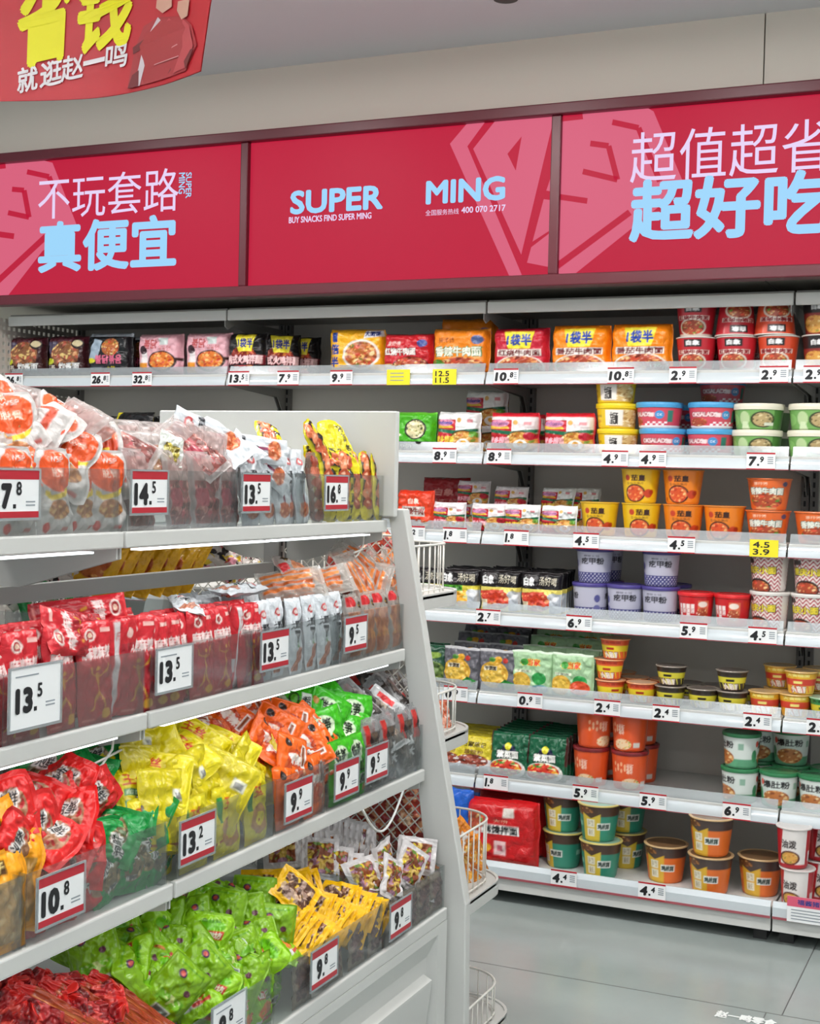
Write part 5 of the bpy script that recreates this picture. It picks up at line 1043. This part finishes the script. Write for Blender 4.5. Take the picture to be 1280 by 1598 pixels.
pk('farred', 'patterned red snack pack behind wire mesh', .12, .1, .04, lambda c: c.mess(.03, .03, .97, .97, ['#a83a2a', '#c86a4a', '#d89a70', '#8a2a24', '#e0c0a0', '#b84a58'], 70, .14), '#a84038', wr=.005)
pk('farmix', 'white, red and black pack at far side', .11, .1, .03, lambda c: c.mess(.03, .03, .97, .97, ['#d8d0cc', '#c83a3a', '#2a2224', '#e8c83a', '#d890a0', '#f0e8e4'], 70, .14), '#d0c8c4', wr=.005)
pk('faryel', 'yellow snack bag at gondola far side', .10, .14, .03, lambda c: c.ell(.5, .5, .3, .2, '#b8541e').txt('香', .5, .75, .3, .16, '#c8301e', .05).food(.5, .3, .26, .12, ['#c86a2a', '#e0a050', '#8a3a1c'], 20), '#e0a80f', border=.06)
pk('farblue', 'dark blue packet behind the lower wire mesh', .07, .12, .03, lambda c: c.ell(.5, .5, .3, .2, '#c8ccd4'), '#1f4a9a')

# ------------------------------------------------------------------ gondola goods: places
def basis(n, roll):
    n = n.normalized(); up = Vector((0, 0, 1)); up = (up-n*up.dot(n))
    if up.length < .05: up = Vector((-1, 0, 0))
    up.normalize(); rt = up.cross(n)      # local x = right seen from the front, local -y = n, local z = up
    a = math.radians(roll); rt2 = rt*math.cos(a)+up*math.sin(a); up2 = up*math.cos(a)-rt*math.sin(a)
    return Matrix((rt2, -n, up2)).transposed().to_4x4()
def setpose(o, p, n, roll): o.matrix_world = Matrix.Translation(p) @ basis(n, roll)
def stand(key, px, k, back=0.0, lean=8, yaw=0, roll=0, lift=0.0, lv='standing in front', label=None):
    z, X = LEV[k]; d = DES[key]; h = d['h']; x = X-.012-d['t']/2-back
    n = Vector((math.cos(math.radians(yaw)), math.sin(math.radians(yaw)), math.tan(math.radians(lean))))
    zc = z-.004+h/2*math.cos(math.radians(lean))+lift; xc = x-h/2*math.sin(math.radians(lean)); p = atX(px, 1000, xc)
    for _ in range(6): p = atX(px, proj(Vector((xc, p.y, zc)))[1], xc)
    p.z = zc; o = spawn(key); setpose(o, p, n, roll); register(o, key, lv, label, pos=p.copy()); return o
HN = {}
def clamp(o, p, k, X, z):
    d = DES[o['dk']]; M3 = o.matrix_world.to_3x3(); dr = (p-CO).normalized()
    cs = [M3 @ Vector((sx*d['w']/2*.9, sy*d['t']/2*.6, sz*d['h']/2*.9)) for sx in (-1, 1) for sy in (-1, 1) for sz in (-1, 1)]
    for _ in range(60):
        bad = any((p+c).x > X-.010 and (p+c).z < z+BH[k]+.012 for c in cs) or any((p+c).x > X+.03 for c in cs)
        if not bad: break
        p = p+dr*.006
    lo = min(c.z for c in cs)
    if p.z+lo < z: p.z = z-lo
    o.matrix_world = Matrix.Translation(p) @ M3.to_4x4(); return p
def heap(key, px, py, k, roll=0, slope=42, off=0.0, tx=None, ty=None, lv=None, label=None, yaw=0):
    z, X = LEV[k]; s = math.radians(slope); n0 = Vector((math.sin(s), 0, math.cos(s)))
    i = HN[k] = HN.get(k, 0)+1
    P0 = Vector((X-.025, 2, z+BH[k]-.012))+n0*off; p = atP(px, py, P0, n0)
    w_ = 2.2 if key in ('lime', 'limeb') else 1.6 if key in ('reddie', 'greendie') else 1.15
    if key in ('lime', 'limeb'): off += random.uniform(-.03, .012)
    jx = random.uniform(-24, 22)*w_ if tx is None else tx; jy = random.uniform(-32, 26)*w_ if ty is None else ty
    # faces turn partly to the aisle and to the near end
    n = Vector((.86, -.36, .52)); n = Matrix.Rotation(math.radians(jx), 3, 'Y') @ (Matrix.Rotation(math.radians(jy+yaw), 3, 'Z') @ n)
    o = spawn(key); setpose(o, p, n, roll); o['dk'] = key; p = clamp(o, p, k, X, z); del o['dk']; register(o, key, lv or 'in the heap', label, pos=p.copy()); return o
def free(key, px, py, X, n, roll=0, lv='', label=None, Y=None):
    p = atX(px, py, X) if Y is None else atY(px, py, Y); o = spawn(key); setpose(o, p, Vector(n), roll); register(o, key, lv, label, pos=p.copy()); return o
UP, LOW = 'high in the heap', 'low in the heap'
# top shelf
for px in (22, 82, 124, 165): stand('obottle', px, 'A', back=.0 if px != 124 else .012, lean=5, yaw=0 if px < 165 else -14)
for px in (-20, 48, 103, 147): stand('obottle', px, 'A', back=.045, lean=14, lift=.02, lv='standing in second row')
for a in [('obottle', 40, 706, -80), ('obottle', 108, 690, -24), ('obottleb', 158, 693, 12), ('obottle', 20, 650, 8), ('obottleb', 62, 652, -38), ('obottle', 88, 632, -42), ('brownclear', 118, 640, -60), ('obottle', 8, 622, 30), ('obottleb', 40, 622, 64), ('brownclear', 100, 642, -35), ('brownclear', 20, 632, -10)]:
    heap(a[0], a[1], a[2]+30, 'A', a[3], slope=60, off=.012*(a[2] > 660)-.02, lv='in the heap')
for px, yw in ((215, 0), (275, 4), (318, -6), (352, 5)): stand('brownclear', px, 'A', lean=6, yaw=yw)
for i, px in enumerate((205, 222, 238, 256, 300, 335)): stand('beigeclear', px, 'A', back=.05+.01*(i % 2), lean=14, yaw=-38+i*7, lift=.045, lv='in second row')
for i, px in enumerate((190, 212, 232, 252, 275, 300, 325, 350)): stand('beigeclear' if i % 2 else 'brownclear', px, 'A', back=.1, lean=18, yaw=-30+i*6, lift=.06, lv='in third row')
free('sachet', 267, 700, -1.375, (.9, -.3, .4), -24); heap('brownclear', 300, 700, 'A', 35, slope=60, lv='tilted on top'); heap('brownclear', 180, 700, 'A', 60, slope=60, off=-.02, lv='leaning at left'); heap('brownclear', 140, 690, 'A', 50, slope=60, off=-.03, lv='behind orange pouches')
for i, px in enumerate((388, 412, 435, 447, 466)): stand('wstick', px, 'A', back=.012*(i % 2), lean=5+2*i % 5, yaw=random.uniform(-8, 8))
for i, px in enumerate((382, 398, 420, 440, 456)): stand('wstick', px, 'A', back=.05, lean=14, lift=.01, yaw=random.uniform(-10, 10), lv='in second row')
for a in [('wflat', 345, 690, 40), ('wstick', 368, 712, -66), ('wstick', 325, 676, 70), ('wstick', 392, 700, 84), ('wstick', 405, 722, 50), ('brownclear', 318, 715, -20)]: heap(a[0], a[1], a[2], 'A', a[3], slope=58, lv='in the heap')
stand('cend', 490, 'A'); 
for px, yw, rl in ((512, 0, 0), (537, -12, -6), (553, 6, -14), (572, -6, -4), (588, 8, -6)): stand('yblack', px, 'A', yaw=yw, roll=rl, lean=7, back=.006*(px % 3))
for px, yw in ((500, 0), (525, 10), (548, -8), (568, 8)): stand('yblack', px, 'A', back=.05, lean=14, yaw=yw, lv='in second row')
heap('yback', 526, 692, 'A', 8, slope=60, off=-.01, tx=0, ty=10); heap('yblack', 500, 705, 'A', 40, slope=60, off=.0, lv='tilted on top'); heap('yblack', 518, 716, 'A', 84, slope=60, off=.01, lv='lying across the top'); heap('yblack', 423, 690, 'A', -25, slope=60, off=-.05, lv='behind white sticks')
# second shelf
for px, yw in ((-30, 0), (4, 5)): stand('redfig', px, 'B', yaw=yw, label='red snack stick cut off at left picture edge' if px < 0 else 'red snack stick at left of the 13.5 card on second shelf')
for i, (px, yw) in enumerate(((32, 0), (92, 4), (146, -6), (183, 176), (212, -20))): stand('redstick', px, 'B', yaw=yw, lean=4, back=.006*(i % 2))
for px, yw in ((20, 6), (64, -8), (112, 10), (160, -5), (200, 12)): stand('redstick', px, 'B', back=.045, lean=10, yaw=yw, lift=.004, lv='in second row')
heap('redstick', 118, 988, 'B', 80, slope=30, off=.03, lv='lying across the row'); heap('redstick', 125, 970, 'B', -84, slope=30, off=.01, lv='lying behind the row')
for i, (px, yw) in enumerate(((238, -8), (256, -14), (282, 4), (312, 0), (343, 5), (373, 178), (388, -6))): stand('redfig', px, 'B', yaw=yw, lean=4, back=.005*(i % 3))
for px, yw in ((246, 5), (268, -8), (290, 6), (318, -6), (345, 8), (372, -4)): stand('redfig', px, 'B', back=.045, lean=10, yaw=yw, lv='in second row')
for i, (px, yw) in enumerate(((408, -4), (430, 4), (458, 0), (481, 5), (503, -4), (522, 2))): stand('wlarge', px, 'B', yaw=yw, lean=4, back=.006*(i % 2), lift=-.0 if i > 1 else .004)
for r_ in (1, 2, 3):
    for i in range(7): stand('wlarge', 300+i*30+(r_ % 2)*8-8*r_+r_*6, 'B', back=.045*r_+.05, lean=8, yaw=random.uniform(-8, 8), lift=.004, lv=('in second row', 'in third row', 'in back row')[r_-1])
heap('wlarge', 372, 920, 'B', -84, slope=12, off=.05, tx=-55, lv='lying on top'); heap('wlarge', 290, 945, 'B', -70, slope=12, off=.045, tx=-50, lv='lying at left behind red sticks')
for i, (px, yw) in enumerate(((550, 0), (572, 6), (592, -4), (614, 4))): stand('oclearr', px, 'B', yaw=yw, lean=6)
for a in [('oclear', 500, 910, -72), ('oclear', 455, 912, -80), ('oclear', 560, 905, 14), ('oclear', 582, 918, -10), ('oclear', 560, 880, 40), ('oclear', 598, 895, 24), ('oclearr', 622, 918, -30), ('oclear', 610, 890, -34), ('oclearr', 470, 895, 60)]: heap(a[0], a[1], a[2], 'B', a[3], slope=52, off=-.005, lv='in the heap')
# third shelf
for a in [('gold', 8, 1330, 10), ('gold', 14, 1372, -8)]: heap(a[0], a[1], a[2], 'C', a[3], lv='in the heap')
stand('gold', 4, 'C', lean=5)
for a in [(150, 1196, 10, 'greendie'), (95, 1190, 40, 'greendie'), (205, 1265, 10, 'greendie'), (125, 1210, 70, 'greendie'), (230, 1280, -20, 'greendie'), (175, 1300, 80, 'greendie'), (210, 1300, -70, 'greendie'), (60, 1200, -30, 'greendie')]: heap(a[3], a[0], a[1], 'C', a[2], off=-.02, lv='in the heap')
for px, rl in ((160, 20), (200, -14), (238, 30), (180, 70), (222, -60)): stand('greendie', px, 'C', roll=rl, back=.01, lift=.0 if px != 180 else .03, lv='behind the clear panel')
for i, a in enumerate([(85, 1235, 14), (55, 1250, 60), (20, 1250, -70), (138, 1243, -62), (100, 1225, -30), (2, 1270, 20), (30, 1285, 80), (112, 1278, 10), (52, 1292, 6), (78, 1310, -50), (110, 1312, 4), (20, 1320, 40), (55, 1336, 14), (90, 1342, 70), (125, 1335, -14), (12, 1262, 4)]): heap('reddie', a[0], a[1], 'C', a[2], off=.002*i-.012, lv='in the heap')
for px, rl in ((60, 20), (100, -30), (135, 60), (80, 80)): stand('reddie', px, 'C', roll=rl, back=.012, lv='behind the clear panel')
YL = [(205, 1172, 60, 1), (235, 1165, 80, 1), (190, 1190, -70, 1), (252, 1178, 20, 0), (300, 1160, -36, 0), (275, 1182, -34, 0), (345, 1172, -30, 0), (225, 1205, -10, 1), (330, 1190, -40, 0), (375, 1190, -60, 1), (405, 1180, 20, 1), (245, 1225, -8, 0), (270, 1222, -18, 1), (300, 1226, 8, 1), (228, 1255, -14, 0), (340, 1228, -30, 1), (385, 1222, -36, 1), (255, 1258, -8, 1), (285, 1258, 6, 1), (310, 1258, -10, 0), (335, 1254, 4, 1)]
for i, a in enumerate(YL): heap('yellowb' if a[3] else 'yellow', a[0], a[1]+(22 if a[1] < 1215 else 8), 'C', a[2], off=.0015*i-.022, lv='high in the heap' if a[1] < 1200 else 'in the middle of the heap' if a[1] < 1240 else 'low in the heap')
stand('yellowring', 352, 'C', lean=4); stand('yellowring', 397, 'C', lean=4, yaw=3); stand('yellowring', 300, 'C', lean=4); stand('yellow', 235, 'C', lean=6, back=.02, lv='low in the heap')
for i, a in enumerate([(352, 1130, -50), (378, 1112, -40), (398, 1128, 30), (330, 1142, 70), (425, 1152, -30), (408, 1165, -60), (452, 1140, -20), (468, 1170, -64), (430, 1180, 10), (486, 1148, 40), (492, 1190, -66), (455, 1196, -20), (425, 1205, 20)]): heap('orange', a[0], a[1], 'C', a[2], off=.002*i-.02, lv='high in the heap' if a[1] < 1155 else 'low in the heap')
stand('orange', 448, 'C', lean=4); stand('orange', 488, 'C', lean=4, yaw=4)
for i, a in enumerate([(455, 1102, 80), (490, 1105, 70), (520, 1108, 40), (505, 1128, -30), (535, 1122, -12), (550, 1130, -10), (510, 1155, 10), (540, 1160, -14)]): heap('bgreen', a[0], a[1], 'C', a[2], off=.002*i-.015, lv='high in the heap' if a[1] < 1125 else 'low in the heap')
stand('bgreen', 530, 'C', lean=4); stand('bgreen', 554, 'C', lean=5, yaw=5)
for i, a in enumerate([('grey', 540, 1085, 60), ('grey', 575, 1068, 30), ('grey', 605, 1068, 20), ('grey', 632, 1085, 24), ('grey', 650, 1105, 14), ('grey', 612, 1095, 30), ('greyw', 590, 1112, -40), ('grey', 560, 1110, 40), ('greyw', 604, 1138, 10), ('grey', 640, 1130, 18), ('grey', 620, 1150, 4)]): heap(a[0], a[1], a[2], 'C', a[3], off=.002*i-.015, lv='in the heap')
for px in (580, 605, 632, 652): stand('grey', px, 'C', lean=5, yaw=random.uniform(-6, 6))
# lowest shelf
for i, a in enumerate([(10, 1545, 70), (55, 1560, -60), (95, 1556, 80), (30, 1575, 20), (75, 1580, -30), (120, 1580, 50), (150, 1572, -70), (8, 1595, -40), (100, 1600, 10), (140, 1602, 80), (50, 1602, 60)]): heap('redwrap', a[0], a[1], 'D', a[2], off=.003*i-.02, lv='in the heap')
for i, a in enumerate([(150, 1595, 42), (172, 1590, 44), (190, 1588, 46), (208, 1586, 45), (222, 1580, 43), (232, 1590, 45), (118, 1592, 50)]): heap('sausage', a[0], a[1], 'D', a[2], off=.004*i+.004, lv='in the bundle', tx=0, ty=0)
LL = [(140, 1478, 70, 1), (165, 1462, -50, 0), (190, 1450, 30, 1), (215, 1440, -80, 1), (245, 1425, 40, 1), (275, 1412, -30, 0), (300, 1400, 60, 1), (330, 1398, 10, 1), (365, 1400, 4, 1), (395, 1412, -4, 1), (415, 1428, -12, 1), (180, 1482, -60, 1), (205, 1470, 50, 0), (232, 1462, -40, 0), (258, 1450, 20, 1), (285, 1438, -70, 1), (312, 1432, 30, 1), (345, 1432, -6, 1), (385, 1440, 8, 1), (425, 1455, -8, 1), (150, 1500, 20, 1), (200, 1498, -70, 0), (232, 1488, 50, 0), (262, 1482, -20, 1), (295, 1475, 60, 1), (362, 1468, -4, 1), (400, 1470, 6, 1), (428, 1482, -14, 0), (210, 1520, 30, 1), (240, 1515, 70, 1), (350, 1500, -60, 1), (380, 1500, 14, 1), (412, 1505, -24, 0), (325, 1472, -8, 0), (272, 1512, 74, 0), (305, 1520, -50, 1), (342, 1528, 30, 0), (372, 1530, -20, 1), (398, 1535, 20, 1), (270, 1545, -44, 1), (300, 1552, 50, 0), (330, 1556, -16, 0), (362, 1556, 14, 1)]
for i, a in enumerate(LL): heap('limeb' if a[3] else 'lime', a[0], a[1], 'D', a[2], off=.0012*i-.035, lv='high in the heap' if a[1] < 1445 else 'in the middle of the heap' if a[1] < 1500 else 'low in the heap')
stand('lime', 400, 'D', lean=4, lv='behind the clear panel'); stand('lime', 372, 'D', lean=4, yaw=5, lv='behind the clear panel'); stand('limeb', 415, 'D', lean=4, back=.03, lv='behind the clear panel')
def filed(key, px0, py0, px1, py1, n, k, nrm, off, roll, lv, slope=35):
    z, X = LEV[k]; s = math.radians(slope); n0 = Vector((math.sin(s), 0, math.cos(s))); P0 = Vector((X-.03, 2, z+BH[k]-.02))+n0*off
    for i in range(n):
        f = i/(n-1); p = atP(px0+(px1-px0)*f, py0+(py1-py0)*f, P0, n0)
        nn = Vector(nrm)+Vector((random.uniform(-.12, .12), random.uniform(-.12, .12), random.uniform(-.08, .08)))
        o = spawn(key); setpose(o, p, nn, roll+random.uniform(-7, 7)); o['dk'] = key; p = clamp(o, p, k, X, z); del o['dk']; register(o, key, lv, None, pos=p.copy())
filed('ysq', 405, 1392, 475, 1394, 6, 'D', (.3, -.75, .55), -.02, 12, 'in the back file'); 
filed('ysq', 520, 1404, 580, 1432, 7, 'D', (.05, -.6, .8), .0, -4, 'in the right file')
filed('ysq', 478, 1416, 545, 1445, 9, 'D', (.1, -.6, .75), .006, -14, 'in the middle file')
filed('ysq', 440, 1432, 500, 1472, 9, 'D', (.15, -.6, .75), .012, -22, 'in the left file')
heap('ysq', 462, 1392, 'D', 38, off=.03, tx=-10, ty=0, lv='loose on top')
for px in (470, 520, 555, 585): stand('brownface', px, 'D', lean=3, label=f"brown packet face behind clear panel of yellow square packs, {('leftmost', 'second', 'third', 'rightmost')[(470, 520, 555, 585).index(px)]}")
filed('wsq', 440, 1320, 500, 1330, 7, 'D', (.25, -.85, .35), -.03, 8, 'in the left file')
filed('wsq', 490, 1300, 560, 1318, 9, 'D', (.2, -.85, .35), -.03, 4, 'in the back file')
filed('wsq', 500, 1340, 560, 1375, 4, 'D', (.5, -.6, .6), -.01, -8, 'in the front file')
for i, a in enumerate([(570, 1372, 8), (600, 1345, 10), (650, 1335, 80), (598, 1368, -30), (640, 1352, -36), (660, 1358, -50), (655, 1372, -40), (612, 1372, -34)]): heap('wsq', a[0], a[1], 'D', a[2], off=.004*i-.01, lv='loose on top')
for px in (618, 640, 660, 680): stand('brownface', px, 'D', lean=3, label=f"brown packet face behind clear panel of white square packs, {('leftmost', 'second', 'third', 'rightmost')[(618, 640, 660, 680).index(px)]}")
# far side of the gondola and the end baskets
for i, px in enumerate((150, 170, 192, 215, 238, 262, 282)): free('faryel', px, 875+(i % 2)*4, -1.72, (.6, -.6, .4), -28, 'under the top shelf')
for i, (px, py) in enumerate(((70, 890), (100, 880), (120, 892), (345, 878), (375, 872), (60, 905), (20, 900))): free('farmix', px, py, -1.76, (.8, -.3, .4), i*50, 'under the top shelf')
for px, py, rl in ((60, 945, 20), (80, 948, -30)): free('greendie', px, py, -1.70, (.8, -.3, .5), rl, 'at the far side', label=f"dark green pouch at far side under spine rail, {'left' if rl > 0 else 'right'} one")
for i, (px, py) in enumerate(((560, 880), (590, 872), (540, 892))): free('farred', px, py, 0, (.3, -.9, .2), i*40, 'at second shelf level', Y=2.98)
for i, (px, py) in enumerate(((585, 1270), (620, 1262), (655, 1275), (600, 1300), (640, 1305), (672, 1330), (560, 1290))): free('farred', px, py, 0, (.2, -.9, .3), (i*47) % 60-30, 'at lowest shelf level', Y=2.99+.02*(i % 2))
for px, py in ((640, 1238), (655, 1290)): free('farblue', px, py, 0, (.2, -.9, .1), 5, 'upper one' if py < 1250 else 'lower one', Y=3.06)
for i, (px, py) in enumerate(((712, 1318), (722, 1340), (738, 1345), (716, 1365), (728, 1372), (705, 1345))): free('golden', px, py-4, -1.285-.012*(i % 3), (.75, -.5, .4), i*33-60, '')
for i, (px, py) in enumerate(((683, 1125), (690, 1140))): free('pinkb', px, py, -1.34, (.7, -.6, .3), i*40, '')
finish_labels()
